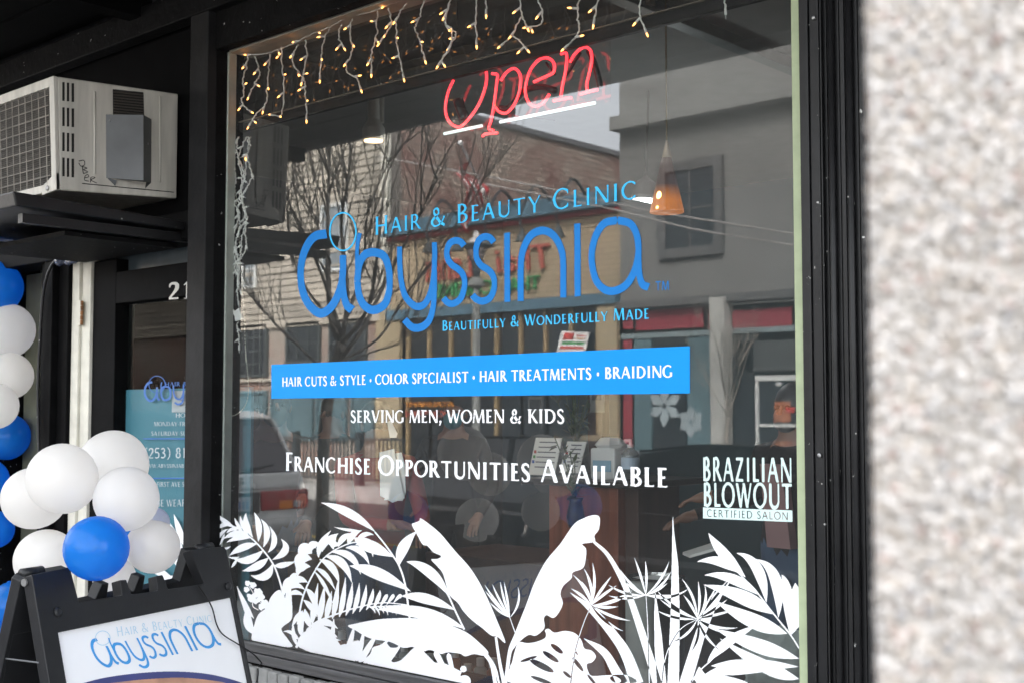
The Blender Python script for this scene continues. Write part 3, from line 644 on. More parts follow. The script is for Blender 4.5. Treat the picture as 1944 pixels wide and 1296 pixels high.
# palm at the right edge
s3 = 2.906; P = [ST(zd,s3,[(735,690),(830,790),(900,880),(960,955),(1020,1030),(1068,1105)],7,8)]
for p0,c,p1,w in [((772,712),(620,560),(566,466),62),((742,690),(640,590),(502,626),56),((886,852),(860,600),(720,577),60),((952,935),(975,650),(825,612),64),((1018,1035),(1010,740),(970,697),60),((852,812),(690,680),(542,700),56),((925,915),(760,800),(538,752),80),((1002,1022),(800,960),(600,840),84),((1066,1160),(820,1090),(598,993),80),((1066,1272),(900,1240),(628,1048),72)]: P.append(LF(zd,s3,p0,c,p1,w,pos=.4))
P.append([zd([(1066,770),(1066,985),(1018,1035),(1008,900),(1022,790),(1045,740)])])
PL.append(('vinyl_palm_frond','leaning frond at the right edge of the glass',P,''))
P = [ST(zd,s3,[(470,1290),(520,1225),(575,1175),(640,1110)],9,5),LF(zd,s3,(560,1180),(650,1060),(838,973),56),LF(zd,s3,(540,1250),(780,1180),(1066,1205),80),LF(zd,s3,(580,1200),(760,1190),(880,1190),56),
 [zd(smoothpath([(512,1208),(530,1222),(560,1250),(640,1252),(740,1275),(770,1300),(505,1300)],3,True))]]
PL.append(('vinyl_palm_frond','low frond rising from the bottom right corner',P,'x'))
SS = 2.0; bx0, by0, bx1, by1 = 402, 945, 1520, 1300
HH, WW = int((by1-by0)*SS), int((bx1-bx0)*SS)
masks = []; cnt = np.zeros((HH, WW), np.int8)
for nm, lb, pcs, gname in PL:
    m_ = np.zeros((HH, WW), bool)
    for p in pcs:
        c = np.concatenate([np.array(q) for q in p]); a = np.maximum(((c.min(0)-(bx0,by0))*SS).astype(int)-1, 0); b = np.minimum(((c.max(0)-(bx0,by0))*SS).astype(int)+2, (WW,HH))
        if (b <= a).any(): continue
        sub = np.zeros((b[1]-a[1], b[0]-a[0]), bool); m_[a[1]:b[1], a[0]:b[0]] |= fill(sub, p, bx0+a[0]/SS, by0+a[1]/SS, SS)
    masks.append(m_)
    if gname == 'x': cnt += m_
# nothing of the vinyl reaches past the glass
lim = np.zeros((HH, WW), bool)
zsill = ZS+.004
for j in range(WW):
    px = bx0+(j+.5)/SS
    if px < 403 or px > 1517: continue
    # photo row of the sill at this column
    lo_, hi_ = 900., 1600.
    for _ in range(18):
        md = (lo_+hi_)/2
        if G(px, md).z > zsill: lo_ = md
        else: hi_ = md
    lim[:max(0, min(HH, int((lo_-by0)*SS))), j] = True
taken = np.zeros((HH, WW), bool)
for (nm, lb, pcs, gname), m_ in zip(PL, masks):
    m_ = m_ & lim & ~taken
    if gname == 'x': m_ &= cnt < 2
    taken |= m_
    if not m_.any(): continue
    ys_, xs_ = np.where(m_); a0, a1, b0, b1 = max(ys_.min()-2,0), ys_.max()+3, max(xs_.min()-2,0), xs_.max()+3
    part(nm, contour(blur(m_[a0:a1, b0:b1].astype(float)), lambda x, y: G(bx0+(b0+x+.5)/SS, by0+(a0+y+.5)/SS, -.0015)), white_vinyl, win, label=lb or None)
# ============================================================ window air conditioner on its shelf
XS = G(337,180,-.02).x
def AS(x, y, off=0): p = GX(x/3.24, 100+y/3.24, XS); return Vector((XS+off, p.y, p.z))
acw = mat('aged_cream_enamel', (.5,.48,.43), .5, var=.16, scale=5, bump=.05, stretch=(5,5,.6))
acg = mat('grey_galvanised_plate', (.12,.125,.13), .45, metal=.3, var=.15, scale=6)
dark = mat('dark_void', (.006,.006,.006), .7, var=.1)
a_, b_, c_, d_ = AS(352,148), AS(1097,255), AS(1088,898), AS(370,848)
ac = thing('air_conditioner', 'cream window air conditioner sticking out above the doorway', 'air conditioner', (XS-.34, -.3, d_.z))
WA = .66
def FP(u, v, off=0):      # point on its outer face: u metres to the left of the corner, v 0..1 down
    p = a_.lerp(d_, v); return Vector((XS-u, p.y-off, p.z))
n_ = MB(); th = .022
def sheet(mb, q, nrm, t=.01): return mb.slab(q, nrm, t)
part('case', MB().hexa([d_-Vector((WA,0,0)), d_, c_, c_-Vector((WA,0,0))], [a_-Vector((WA,0,0)), a_, b_, b_-Vector((WA,0,0))]), acw, ac, bevel=.006)
rm = MB()
for u0,u1,v0,v1 in [(0,.042,0,1),(.042,WA,0,.085),(.042,WA,.93,1),(WA-.04,WA,.085,.93)]:
    rm.hexa([FP(u1,v1,.0),FP(u0,v1,.0),FP(u0,v1,.018),FP(u1,v1,.018)], [FP(u1,v0,.0),FP(u0,v0,.0),FP(u0,v0,.018),FP(u1,v0,.018)])
part('front_rim', rm, acw, ac, bevel=.003)
part('coil', MB().add([FP(WA-.04,.93,.003),FP(.042,.93,.003),FP(.042,.085,.003),FP(WA-.04,.085,.003)],[(0,1,2,3)]), mat('dark_coil', (.05,.046,.04), .7, var=.5, scale=30, stretch=(1,1,10)), ac)
fn_ = MB()
for i in range(46):
    v = .09+i*.0183; fn_.tube([FP(.045,v,.006),FP(WA-.045,v,.006)], .0016, 4)
part('coil_fins', fn_, mat('coil_fin', (.09,.085,.075), .6), ac)
wr = mat('grille_wire', (.24,.22,.19), .55, var=.3)
for i in range(9): part('grille_wire', MB().tube([FP(.075+i*.062,.085,.02),FP(.075+i*.062,.93,.02)], .0022, 5), wr, ac)
for i in range(9): part('grille_wire', MB().tube([FP(.04,.16+i*.088,.024),FP(WA-.04,.16+i*.088,.024)], .0022, 5), wr, ac)
part('mounting_lug', MB().hexa([FP(.13,1.02,.0),FP(.0,1.0,.0),FP(.0,1.0,.02),FP(.13,1.02,.02)],[FP(.11,.93,.0),FP(.0,.85,.0),FP(.0,.85,.02),FP(.11,.93,.02)]), acw, ac, bevel=.002)
part('bolt', MB().lathe(FP(.07,.97,.02), [(.012,0),(.012,.006),(.005,.01)], 10, axis=(0,-1,0)), sc, ac)
for x0,x1 in ((383,397),(411,425),(440,455)):
    for y0,y1 in ((183,298),(338,453),(492,607),(647,762)):
        dy = (x0-383)*.12; part('vent_slot', MB().slab([AS(x0,y0+dy),AS(x1,y0+dy),AS(x1,y1+dy),AS(x0,y1+dy)], (1,0,0), .0012), dark, ac)  # dark slab on the case stands for the shade inside the slot
part('louvre_opening', MB().slab([AS(693,226),AS(882,246),AS(886,400),AS(695,384)], (1,0,0), .0012), dark, ac)  # dark slab again, in place of the shaded hollow behind the louvres
for i in range(9):
    y = 240+i*17; part('louvre', MB().slab([AS(697,y),AS(880,y+18),AS(880,y+25),AS(697,y+7)], (1,0,0), .005), mat('louvre_brown', (.05,.043,.035), .5), ac)
cv = MB(); F0 = [AS(650,382,.002),AS(828,400,.075),AS(828,800,.075),AS(652,772,.002)]; F1 = [AS(828,400,.075),AS(930,412,.002),AS(928,802,.002),AS(828,800,.075)]
cv.add(F0,[(0,1,2,3)]); cv.add(F1,[(0,1,2,3)]); cv.add([F0[0],F0[1],F1[1]],[(0,1,2)]); cv.add([F0[3],F0[2],F1[2]],[(2,1,0)])
cv.add([AS(655,770,.002),AS(706,790,.02),AS(706,822,.003)],[(0,1,2)]).add([AS(928,802,.002),AS(886,795,.02),AS(890,838,.003)],[(0,1,2)])
part('duct_cover', cv, acg, ac)
for x, y in ((668,422),(885,568)): part('screw', MB().ball(AS(x,y,.012 if x<800 else .035), .005, 8), sc, ac)
for x, y0, y1 in ((583,240,748),(985,272,800)): part('pressed_rib', MB().tube([AS(x,y0,-.002),AS(x,y1,-.002)], .006, 8), acw, ac, smooth=True)
part('seam', MB().tube([AS(505,806,.0),AS(1068,860,.0)], .0022, 5), dark, ac)
wb = MB()
for st in ([(485,668),(515,664),(520,690),(498,700),(484,680)],[(505,700),(512,745)],[(505,702),(535,712),(512,722),(540,735),(512,746)],[(522,772),(545,765),(540,752),(524,760),(520,785),(545,792)],[(556,800),(560,768),(585,770),(560,785),(595,804)]):
    P_ = smoothpath(st, 4); wb.tube([AS(x,y,.0006) for x, y in P_], .0019, 4)
part('marker_scrawl', wb, mat('black_marker', (.02,.02,.02), .6), ac)

XT = G(353,422,-.05).x
def TS(x, y): p = GX(x, y, XT); return Vector((XT, p.y, p.z))
tray = thing('air_conditioner_shelf', 'black steel tray and braces holding up the air conditioner', 'shelf', (XT-.5, -.4, 2.45))
q = [TS(25,363),TS(352,421),TS(352,436),TS(30,391)]; sh = Vector((-1.08,0,0))
part('tray', MB().hexa([q[3]+sh,q[3],q[2],q[2]+sh],[q[0]+sh,q[0],q[1],q[1]+sh]), blackp, tray, bevel=.006)
zt = q[3].z
for dx in (-.06,-.98):
    part('rail', MB().box(XT+dx-.02,q[3].y+.05,zt-.06,XT+dx+.02,-.0,zt-.02), blackp, tray)
part('under_panel', MB().box(XT-.95,-.6,zt-.085,XT-.1,-.03,zt-.065), blackw, tray)

# ============================================================ doorway
YD = .1
def GD(px, py, o=0): return G(px, py, YD-o)
door = thing('shop_door', 'black framed glass door with white hours lettering over teal', 'door', (GD(280,900).x, YD, 0))
xj0, xj1 = G(134,700,.02).x, G(169,700,.035).x; xs1 = G(217,700,.05).x; xe = xa-.0
zl = G(350,458,0).z
ent = thing('door_surround', 'dark doorway surround of lintel, jamb and olive post', 'door frame', (XD0, 0, 0))
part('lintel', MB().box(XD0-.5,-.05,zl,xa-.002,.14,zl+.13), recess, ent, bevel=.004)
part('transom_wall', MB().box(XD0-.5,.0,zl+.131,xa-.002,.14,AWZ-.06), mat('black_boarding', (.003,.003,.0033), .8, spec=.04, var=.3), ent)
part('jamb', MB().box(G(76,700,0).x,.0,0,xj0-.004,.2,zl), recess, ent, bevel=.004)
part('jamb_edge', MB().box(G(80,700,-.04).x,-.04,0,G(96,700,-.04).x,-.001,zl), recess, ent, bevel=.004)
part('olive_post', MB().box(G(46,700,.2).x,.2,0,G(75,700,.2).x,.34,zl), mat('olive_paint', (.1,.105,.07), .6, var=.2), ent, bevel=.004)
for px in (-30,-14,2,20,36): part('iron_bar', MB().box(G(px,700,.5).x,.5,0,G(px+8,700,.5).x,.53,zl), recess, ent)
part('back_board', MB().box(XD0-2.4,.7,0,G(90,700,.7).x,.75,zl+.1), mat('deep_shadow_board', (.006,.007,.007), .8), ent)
# pale door edge with rusty hinge
part('door_edge', MB().box(xj0,.02,0,xj0+(xj1-xj0)*.45,.16,zl-.0), offwhite, door, bevel=.004)
part('door_edge', MB().box(xj0+(xj1-xj0)*.47,.035,0,xj1,.16,zl-.01), offwhite, door, bevel=.004)
rust = mat('rusty_steel', (.22,.1,.04), .8, var=.5, scale=40)
hx = G(155,600,.016).x; hz0, hz1 = GD(155,621).z, GD(155,576).z
hg = part('hinge', MB().box(hx-.05,.012,hz0,hx-.004,.02,hz1), offwhite, door)
for i in range(5): part('knuckle', MB().lathe((hx,.016,hz0+(hz1-hz0)*i/5+.001), [(.008,0),(.008,(hz1-hz0)/5-.003)], 10), rust, hg)
part('door_stile', MB().box(xj1+.002,.05,0,xs1,.13,zl-.02), recess, door, bevel=.004)
zd1, zd0 = GD(260,515).z, GD(260,575).z
part('top_rail', MB().box(xs1+.001,.05,zd0,xa,.13,zd1), recess, door, bevel=.003)
part('transom_light', MB().box(xs1-.2,.12,zd1+.002,xa,.13,zl-.0), mat('blue_grey_glass', (.07,.09,.105), .25), door)
part('door_glass', MB().add([(xs1,YD,.1),(xa+.2,YD,.1),(xa+.2,YD,zd0),(xs1,YD,zd0)],[(0,1,2,3)]), glassmat('door_glass', 1.5, gain=.12, dust=.001), door)
zt_ = GD(280,738).z
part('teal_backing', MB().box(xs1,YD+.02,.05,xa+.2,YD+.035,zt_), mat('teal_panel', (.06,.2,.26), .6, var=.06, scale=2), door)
part('dark_backing', MB().box(xs1,YD+.06,zt_-.1,xa+.2,YD+.08,zd0), mat('dark_inside', (.002,.002,.0022), .9, spec=0), door)  # near-black sheet stands for the unlit interior behind the door glass
gw = mat('grey_white_vinyl', (.45,.5,.52), .6, var=.02)
part('number_lettering', line_text('21', (318,569), (364,566.5), (31,32), Y=.047, T=.2, t=.08, gap=.12, ss=50), mat('silver_vinyl', (.55,.54,.5), .5), door)
yl = YD-.002
def wl(s, a, b, c, m=gw, nm='door_lettering', **k): part(nm, line_text(s, a, b, (c, c), Y=yl, ss=26, **k), m, door)
LGd = [[[(273+(x-565)*.29, 725+(y-445)*.235) for x, y in c] for c in p] for p in LG if max(q_[0] for c in p for q_ in c) < 905]
dblue = mat('deep_blue_vinyl', (.02,.12,.42), .5)
part('door_logo', px_pieces(LGd, 4, fn=lambda x, y: G(x, y, yl)), dblue, door)
part('door_logo_ring', px_pieces([stroke([(298+15.5*math.cos(a), 729+16*math.sin(a)) for a in np.linspace(0,6.283,33)[:-1]], 1.3, closed=True)], 5, fn=lambda x, y: G(x, y, yl)), dblue, door)
wl('HAIR &', (313,733), (356,732), 8, m=dblue)
wl('HOURS', (333,791.5), (376,791.5), 8)
wl('MONDAY-FRIDAY', (292,808), (378,808), 8)
wl('SATURDAY-SUNDAY', (287,826), (384,826), 8)
wl('(253) 81', (273,869), (354,868), 19)
wl('WWW.ABYSSINIABE', (272,887), (354,887), 7)
wl('FIRST AVE S', (298,923), (350,923), 9)
wl('PLEASE WEAR', (270,961), (353,960), 13)
for y in (831,906): part('rule', MB().add([G(272,y,yl),G(356,y,yl),G(356,y+2,yl),G(272,y+2,yl)],[(0,1,2,3)]), dblue, door)
lv = [leaf((345,1085),(320,1040),(300,985),14), leaf((350,1060),(330,1020),(322,990),16), leaf((352,1040),(340,1005),(330,975),12), leaf((330,1100),(300,1080),(262,1070),14), leaf((350,1100),(320,1095),(290,1112),16), leaf((240,1040),(250,1080),(238,1110),10)]
part('vinyl_leaf', px_pieces(lv, 2.5, fn=lambda x, y: G(x, y, yl)), white_vinyl, door)
part('notice', MB().box(GD(323,760).x,YD+.01,GD(340,782).z,GD(365,760).x,YD+.013,GD(340,741).z), mat('grey_notice_paper', (.35,.38,.4), .8), door)
cb_ = thing('cable', 'black cable draped down beside the olive post', 'cable', (GD(75,600).x, -.05, 1.5))
part('wire', MB().tube([G(x,y,-.06) for x, y in smoothpath([(118,482),(95,510),(82,560),(76,640),(72,740),(74,860),(78,1000),(70,1200)],6)], .008, 7), blackp, cb_, smooth=True)
part('shiny_tape', MB().tube([G(x,y,-.07) for x, y in smoothpath([(110,500),(122,488),(136,482),(142,490),(128,498)],4)], [.02,.028,.03,.028,.022]*3+[.02,.02], 7), mat('shiny_black_tape', (.05,.06,.1), .2), cb_, smooth=True)

# ============================================================ balloons
def balloonmat(name, col, sub=0):
    m = mat(name, col, .28, var=.03, scale=2, coat=.25); nt = m.node_tree; b = nt.nodes['Principled BSDF']; out = [n for n in nt.nodes if n.type == 'OUTPUT_MATERIAL'][0]
    tl_ = nt.nodes.new('ShaderNodeBsdfTranslucent'); tl_.inputs[0].default_value = (*col, 1); mx = nt.nodes.new('ShaderNodeMixShader'); mx.inputs[0].default_value = .7
    nt.links.new(b.outputs[0], mx.inputs[1]); nt.links.new(tl_.outputs[0], mx.inputs[2]); nt.links.new(mx.outputs[0], out.inputs[0]); return m
wbm = balloonmat('white_pearl_balloon', (.94,.92,.89), .25); bbm = balloonmat('blue_balloon', (.035,.34,.82))
def balloon_proto(m):
    prof = []
    for i in range(19):
        a = math.pi*i/18; r = math.sin(a); z = -math.cos(a)
        if z < 0: r *= 1-.10*z*z; z *= 1.12
        prof.append((r, z))
    mb = MB().lathe((0,0,0), prof, 32); me_o = mb.build('skin', m, None, smooth=True); kn = MB().lathe((0,0,-1.22), [(.085,0),(.03,.05),(.05,.13)], 10).build('knot', m, None, smooth=True)
    r = me_o.data, kn.data
    for o in (me_o, kn): COL.objects.unlink(o); bpy.data.objects.remove(o)
    return r
BP = {'w': balloon_proto(wbm), 'b': balloon_proto(bbm)}
def balloon(px, py, rpx, t, c, label, group, point=None, ref=False):
    p = DP(px, py, t); r = rpx/FPX*t
    o = thing('balloon', label, 'balloon', p, group); o.scale = (r,)*3
    cc = point or Vector((0,0,0)); d = (p-cc)
    q = d.to_track_quat('Z', 'Y'); o.rotation_euler = q.to_euler()
    for nm, me in zip(('skin','knot'), BP[c]):
        ch = bpy.data.objects.new(nm, me); COL.objects.link(ch); ch.parent = o
    return o
cc = DP(175,985,4.3)
g1 = 'balloons bunched on the sandwich board'
for a in [(215,882,66,4.5,'w','white balloon topping the bunch on the sandwich board'),
 (118,907,66,4.12,'w','big white balloon in front at the upper left of the bunch'),
 (62,945,58,4.35,'w','white balloon at the far left of the bunch'),
 (240,946,61,4.08,'w','white balloon above and right of the blue one'),
 (85,1062,57,4.4,'w','white balloon low at the left, behind the board corner'),
 (183,1040,61,3.95,'b','bright blue balloon at the front of the bunch'),
 (291,1037,50,4.15,'w','smallest front white balloon, right of the blue one'),
 (292,992,30,4.75,'w','white balloon peeking out between the two right hand ones'),
 (217,1096,40,4.6,'w','white balloon behind the handles of the sandwich board'),
 (262,1010,44,4.75,'b','blue balloon on the window side of the bunch')]: balloon(*a[:5], a[5], g1, cc)
cc2 = G(-25,800,.1); g2 = 'balloons of the column beside the doorway'
for i, a in enumerate([(0,470,36,7.24,'b','topmost blue balloon of the column, under the shelf'),(20,538,33,7.56,'b','small dark blue balloon half hidden at the back of the column'),(-8,545,50,7.05,'b','large blue balloon second from the top of the column'),
 (14,627,51,7.05,'w','upper white balloon of the column'),(18,713,44,6.99,'w','white balloon in the middle of the column'),(-10,770,44,6.86,'w','white balloon cut by the picture edge below the middle'),
 (12,828,44,7.18,'b','blue balloon under the three white ones'),(-22,910,38,6.99,'b','blue balloon just above the board bunch, at the edge'),(-8,1005,34,6.99,'b','blue balloon left of the white bunch'),
 (24,1153,46,6.73,'b','blue balloon behind the leg of the board'),(-28,1215,46,6.60,'b','blue balloon low by the back leg'),(-8,1275,32,6.73,'b','lowest blue balloon of the column')]): balloon(*a[:5], a[5], g2, cc2)

# ============================================================ sandwich board sign
tl, tr_ = 3.85, 4.66
L3 = DP(60,1088,tl); R3 = DP(426,1036,tr_); R3.z = L3.z = (L3.z+R3.z)/2
u3 = (R3-L3).normalized(); n3 = Vector((u3.y, -u3.x, 0)); 
if n3.dot(CAM-L3) < 0: n3 = -n3
tn = R_(15); dn = Vector((0,0,-math.cos(tn)))+n3*math.sin(tn); nb = u3.cross(dn); 
if nb.dot(CAM-L3) < 0: nb = -nb
dr = Vector((0,0,-math.cos(tn)))-n3*math.sin(tn); nr = u3.cross(dr)
if nr.dot(n3) > 0: nr = -nr
def SB(px, py, o=0):
    d = ray(px, py); t = (L3-CAM).dot(nb)/d.dot(nb); return CAM+d*t+nb*o
def uv(p): q = p-L3; return q.dot(u3), q.dot(dn)
WB = (R3-L3).length
def rear(a, b, o=0): return L3-n3*.075+u3*a+dr*b+nr*o
board = thing('sandwich_board', 'black plastic sandwich board with a white salon poster', 'sign', ((L3+R3)/2-Vector((0,0,L3.z))))
outl = [(60,1090),(133,1075),(150,1141),(232,1129),(228,1100),(240,1099),(250,1127),(300,1120),(297,1092),(309,1090),(320,1117),(388,1107),(361,1043),(424,1036),(430,1042)]
pan = [(109.6,1192),(442,1138.6)]
a0, b0 = uv(SB(109.6,1192)); a1, b1 = uv(SB(442,1138.6)); pb = (b0+b1)/2
HB = L3.z/math.cos(tn)-.01
bl_ = mat('black_moulded_plastic', (.013,.0135,.015), .42, spec=.35, var=.15, scale=12, bump=.08, bscale=150)
def fpt(a, b, o=0): return L3+u3*a+dn*b+nb*o
top = [uv(SB(*p)) for p in outl]
fr = [(top[0][0], top[0][1])]+top[1:]
shape = fr+[(WB+.012, HB),(a1+.01, HB),(a1+.01,HB-.12),(a1, pb),(a0, pb),(a0,HB-.12),(a0-.01,HB),(-.0,HB)]
part('front_frame', MB().slab([fpt(a,b) for a, b in shape], -nb, .042), bl_, board, bevel=.003)
shape2 = [(WB-a, b) for a, b in shape]
part('rear_frame', MB().slab([rear(a,b) for a, b in shape2], -nr, .042), bl_, board, bevel=.003)
part('poster', MB().slab([fpt(a,b,-.012) for a, b in ((a0-.004,pb-.004),(a1+.004,pb-.004),(a1+.004,HB-.12),(a0-.004,HB-.12))], -nb, .004), mat('white_poster', (.9,.91,.93), .4, var=.01), board)
part('rear_poster', MB().slab([rear(WB-a,b,-.012) for a, b in ((a0-.004,pb-.004),(a1+.004,pb-.004),(a1+.004,HB-.12),(a0-.004,HB-.12))], -nr, .004), M['white_poster'], board)
for a in (.0,.4*WB,WB-.1):
    part('hinge_bar', MB().tube([L3+u3*(a+.01)-n3*.055+Vector((0,0,-.004)), L3+u3*(a+.09)-n3*.055+Vector((0,0,-.004))], .017 if a != .4*WB else .001, 12), bl_, board, smooth=True)
for a, b in ((.03,.012),(WB-.03,.012)): part('pivot_bolt', MB().lathe(L3+u3*(-.003 if a < .1 else WB+.003)+dn*.02-nb*.03, [(.012,0),(.012,.006)], 12, axis=-u3 if a < .1 else u3), sc, board)
for b in (.42,.75):
    part('socket_hole', MB().lathe(fpt(-.001,b,-.02), [(.013,0),(.013,.004),(.006,.004),(.006,.001)], 12, axis=-u3), bl_, board)
    part('socket_hole', MB().lathe(L3-n3*.075-u3*.001+dr*b-nr*.02, [(.013,0),(.013,.004),(.006,.004),(.006,.001)], 12, axis=-u3), bl_, board)
for px, py in ((109,1161),(432,1112)): part('knob', MB().lathe(SB(px,py,0), [(.016,0),(.016,.006),(.01,.01)], 14, axis=nb), bl_, board)
part('stay_rod', MB().tube([fpt(-.0,.27,-.03), L3-n3*.075+dr*.27-nr*.03], .0028, 6), acg, board)
part('backing_sheet', MB().slab([rear(WB-a,b,-.034) for a, b in ((a0-.004,pb-.004),(a1+.004,pb-.004),(a1+.004,HB-.12),(a0-.004,HB-.12))], -nr, .004), bl_, board)
part('backing_sheet', MB().slab([fpt(a,b,-.034) for a, b in ((a0-.004,pb-.004),(a1+.004,pb-.004),(a1+.004,HB-.12),(a0-.004,HB-.12))], -nb, .004), bl_, board)
# poster print
src = np.array([[651,440,1],[1230,548,1],[790,622,1]], float); dst = np.array([[199,1209],[424,1222],[279,1264]], float)
AF = np.linalg.solve(src, dst)
def tos(p): return tuple(np.array([p[0],p[1],1.])@AF)
SL = [[[tos(q_) for q_ in c] for c in p] for p in LG]
sblue = mat('poster_blue', (.05,.33,.75), .4, var=.02); slight = mat('poster_pale_blue', (.5,.7,.84), .4, var=.02)
part('poster_logo', px_pieces(SL, 4, fn=lambda x, y: SB(x, y, -.0105)), sblue, board)
part('poster_logo_ring', px_pieces([stroke([(199.5+14*math.cos(a), 1209+13.5*math.sin(a)) for a in np.linspace(0,6.283,33)[:-1]], 1.5, closed=True)], 5, fn=lambda x, y: SB(x, y, -.0105)), slight, board)
pcs, w = textpieces('Hair & Beauty Clinic', T=.13, t=.06, small=.82, gap=.1)
P0, P1 = SB(227,1206,-.0105), SB(407,1178,-.0105); cpx = .031
part('poster_lettering', pieces_mb(pcs, lambda a, b: P0.lerp(P1, a/w)-dn*(b*cpx), 30), slight, board)
arc = smoothpath([(120,1306),(155,1296.5),(205,1284),(270,1275.5),(335,1272.5),(400,1277.5),(458,1292),(478,1304)], 5)
low = SB(300,1420)
part('poster_band', px_pieces([[list(arc)+[(520,1420),(160,1420)]]], 2, fn=lambda x, y: SB(x, y, -.0105)), mat('poster_navy', (.045,.055,.2), .4), board)
arc2 = smoothpath([(150,1330),(195,1300),(245,1291),(300,1286),(350,1284.5),(400,1289),(440,1298),(470,1330)], 5)
part('poster_portrait', px_pieces([[list(arc2)+[(500,1400),(180,1400)]]], 2, fn=lambda x, y: SB(x, y, -.0095)), mat('poster_skin_tone', (.55,.3,.2), .5, var=.3, scale=9), board)
# same logo on the far side, read from the window
sa = [uv(SB(*q_)) for p in SL for c in p for q_ in c]
part('rear_poster_logo', px_pieces(SL, 2, fn=lambda x, y: (lambda ab: rear(WB-ab[0], ab[1], -.0105))(uv(SB(x, y)))), sblue, board)
wire = thing('wire', 'thin black wire hanging over the right corner of the sandwich board', 'wire', SB(400,1150))
part('strand', MB().tube([SB(x,y,.008) for x, y in smoothpath([(374,1112),(388,1132),(400,1155),(408,1185),(420,1204),(448,1222),(476,1240),(494,1258)],6)]+[SB(x,y,-.02) for x, y in smoothpath([(497,1264),(498,1276),(495,1292)],4)], .0027, 6), blackp, wire, smooth=True)

# ============================================================ brick ledge under the glass
led = thing('brick_ledge', 'grey painted rowlock brick ledge below the shop window', 'ledge', ((W0+W1)/2, -.15, 0))
bm_ = mat('grey_painted_brick', (.3,.3,.29), .75, var=.25, scale=14, bump=.35, bscale=60); bm2 = mat('dark_painted_brick', (.035,.035,.036), .7, var=.3, scale=14, bump=.4, bscale=60)
ye = None
p_ = None
zl_ = ZS-.085
e0 = None
def GZ(px, py, Z): d = ray(px, py); return CAM+d*((Z-CAM.z)/d.z)
ye = GZ(560,1283,zl_).y
mbr = MB().box(-.0325,ye,-.105,.0325,-.04,0); tb = MB().box(-.0325,ye+.006,-.30,.0325,-.02,-.115)
o1 = mbr.build('brick', bm_, led, bevel=.004); o2 = tb.build('brick', bm2, led, bevel=.004)
me1, me2 = o1.data, o2.data
for me in (me1, me2): me.transform(Matrix.Translation(ORG[led.name]))
for o in (o1, o2): COL.objects.unlink(o); bpy.data.objects.remove(o)
x = W0-.35; i = 0
while x < .6:
    for me, zz in ((me1, zl_),(me2, zl_)):
        o = bpy.data.objects.new('brick', me); COL.objects.link(o); o.parent = led
        o.location = Vector((x+random.uniform(-.001,.001), random.uniform(-.008,.006), zz+random.uniform(-.003,.002)))-ORG[led.name]
        o.rotation_euler = (0, random.uniform(-.01,.01), random.uniform(-.02,.02))
        bv = o.modifiers.new('bevel','BEVEL'); bv.width = .004; bv.segments = 1
    x += .0735; i += 1
part('mortar_bed', MB().box(W0-.4,ye+.02,0,.62,-.0,zl_-.012), mat('mortar', (.05,.05,.048), .95), led)

# ============================================================ pebble faced pillar close on the right
pil = thing('pebble_pillar', 'out of focus pebble faced concrete pillar close at the right', 'pillar', DP(1800,1200,1.2))
c0 = DP(1668,640,.72); px_ = c0.x; py_ = c0.y
w_ = .36
# corner at c0; one face looks at the camera
pd2 = FWD+RGT*((1668-CX)/FPX); pd2.z = 0; pd2.normalize(); pdir = Vector((pd2.y, -pd2.x, 0))
def PP(a, b, z): v = c0+pdir*a+pd2*b; return Vector((v.x, v.y, z))
part('shaft', MB().hexa([PP(0,0,-.1),PP(w_,0,-.1),PP(w_,.3,-.1),PP(0,.3,-.1)],[PP(0,0,3.4),PP(w_,0,3.4),PP(w_,.3,3.4),PP(0,.3,3.4)]), mat('pillar_cement', (.42,.39,.355), .9, var=.15, scale=120, bump=.3, bscale=90), pil)
pcols = [(.45,.415,.38),(.42,.37,.32),(.5,.47,.44),(.37,.29,.255),(.35,.335,.325)]
v6 = np.array([(1,0,0),(-1,0,0),(0,1,0),(0,-1,0),(0,0,1),(0,0,-1)], float); f8 = [(0,2,4),(2,1,4),(1,3,4),(3,0,4),(2,0,5),(1,2,5),(3,1,5),(0,3,5)]
for ci, pc in enumerate(pcols):
    m_ = mat('pebble_%s' % ('pale','buff','white','brown','grey')[ci], pc, .6, var=.2, scale=60); n = (16000,9000,13000,3000,3500)[ci]
    fr_ = rng.rand(n) < .8; a = np.where(fr_, rng.uniform(0, w_, n), -.001); b = np.where(fr_, -.001, rng.uniform(0, .3, n)); z = rng.uniform(1.0, 2.3, n)
    c = np.stack([c0.x+pdir.x*a+pd2.x*b, c0.y+pdir.y*a+pd2.y*b, z], 1); r = rng.uniform(.002, .0052, n)
    q = rng.normal(size=(n, 3, 3)); q, _ = np.linalg.qr(q); V_ = np.einsum('nij,kj->nki', q, v6)*(r[:, None, None]*rng.uniform(.7, 1.2, (n, 6, 1)))+c[:, None, :]
    mb = MB(); mb.v = [tuple(p) for p in V_.reshape(-1, 3)]; F_ = np.array(f8)[None]+(np.arange(n)*6)[:, None, None]; mb.f = [tuple(p) for p in F_.reshape(-1, 3).tolist()]; mb.mi = []
    part('pebbles', mb, m_, pil, smooth=True, kind='stuff')
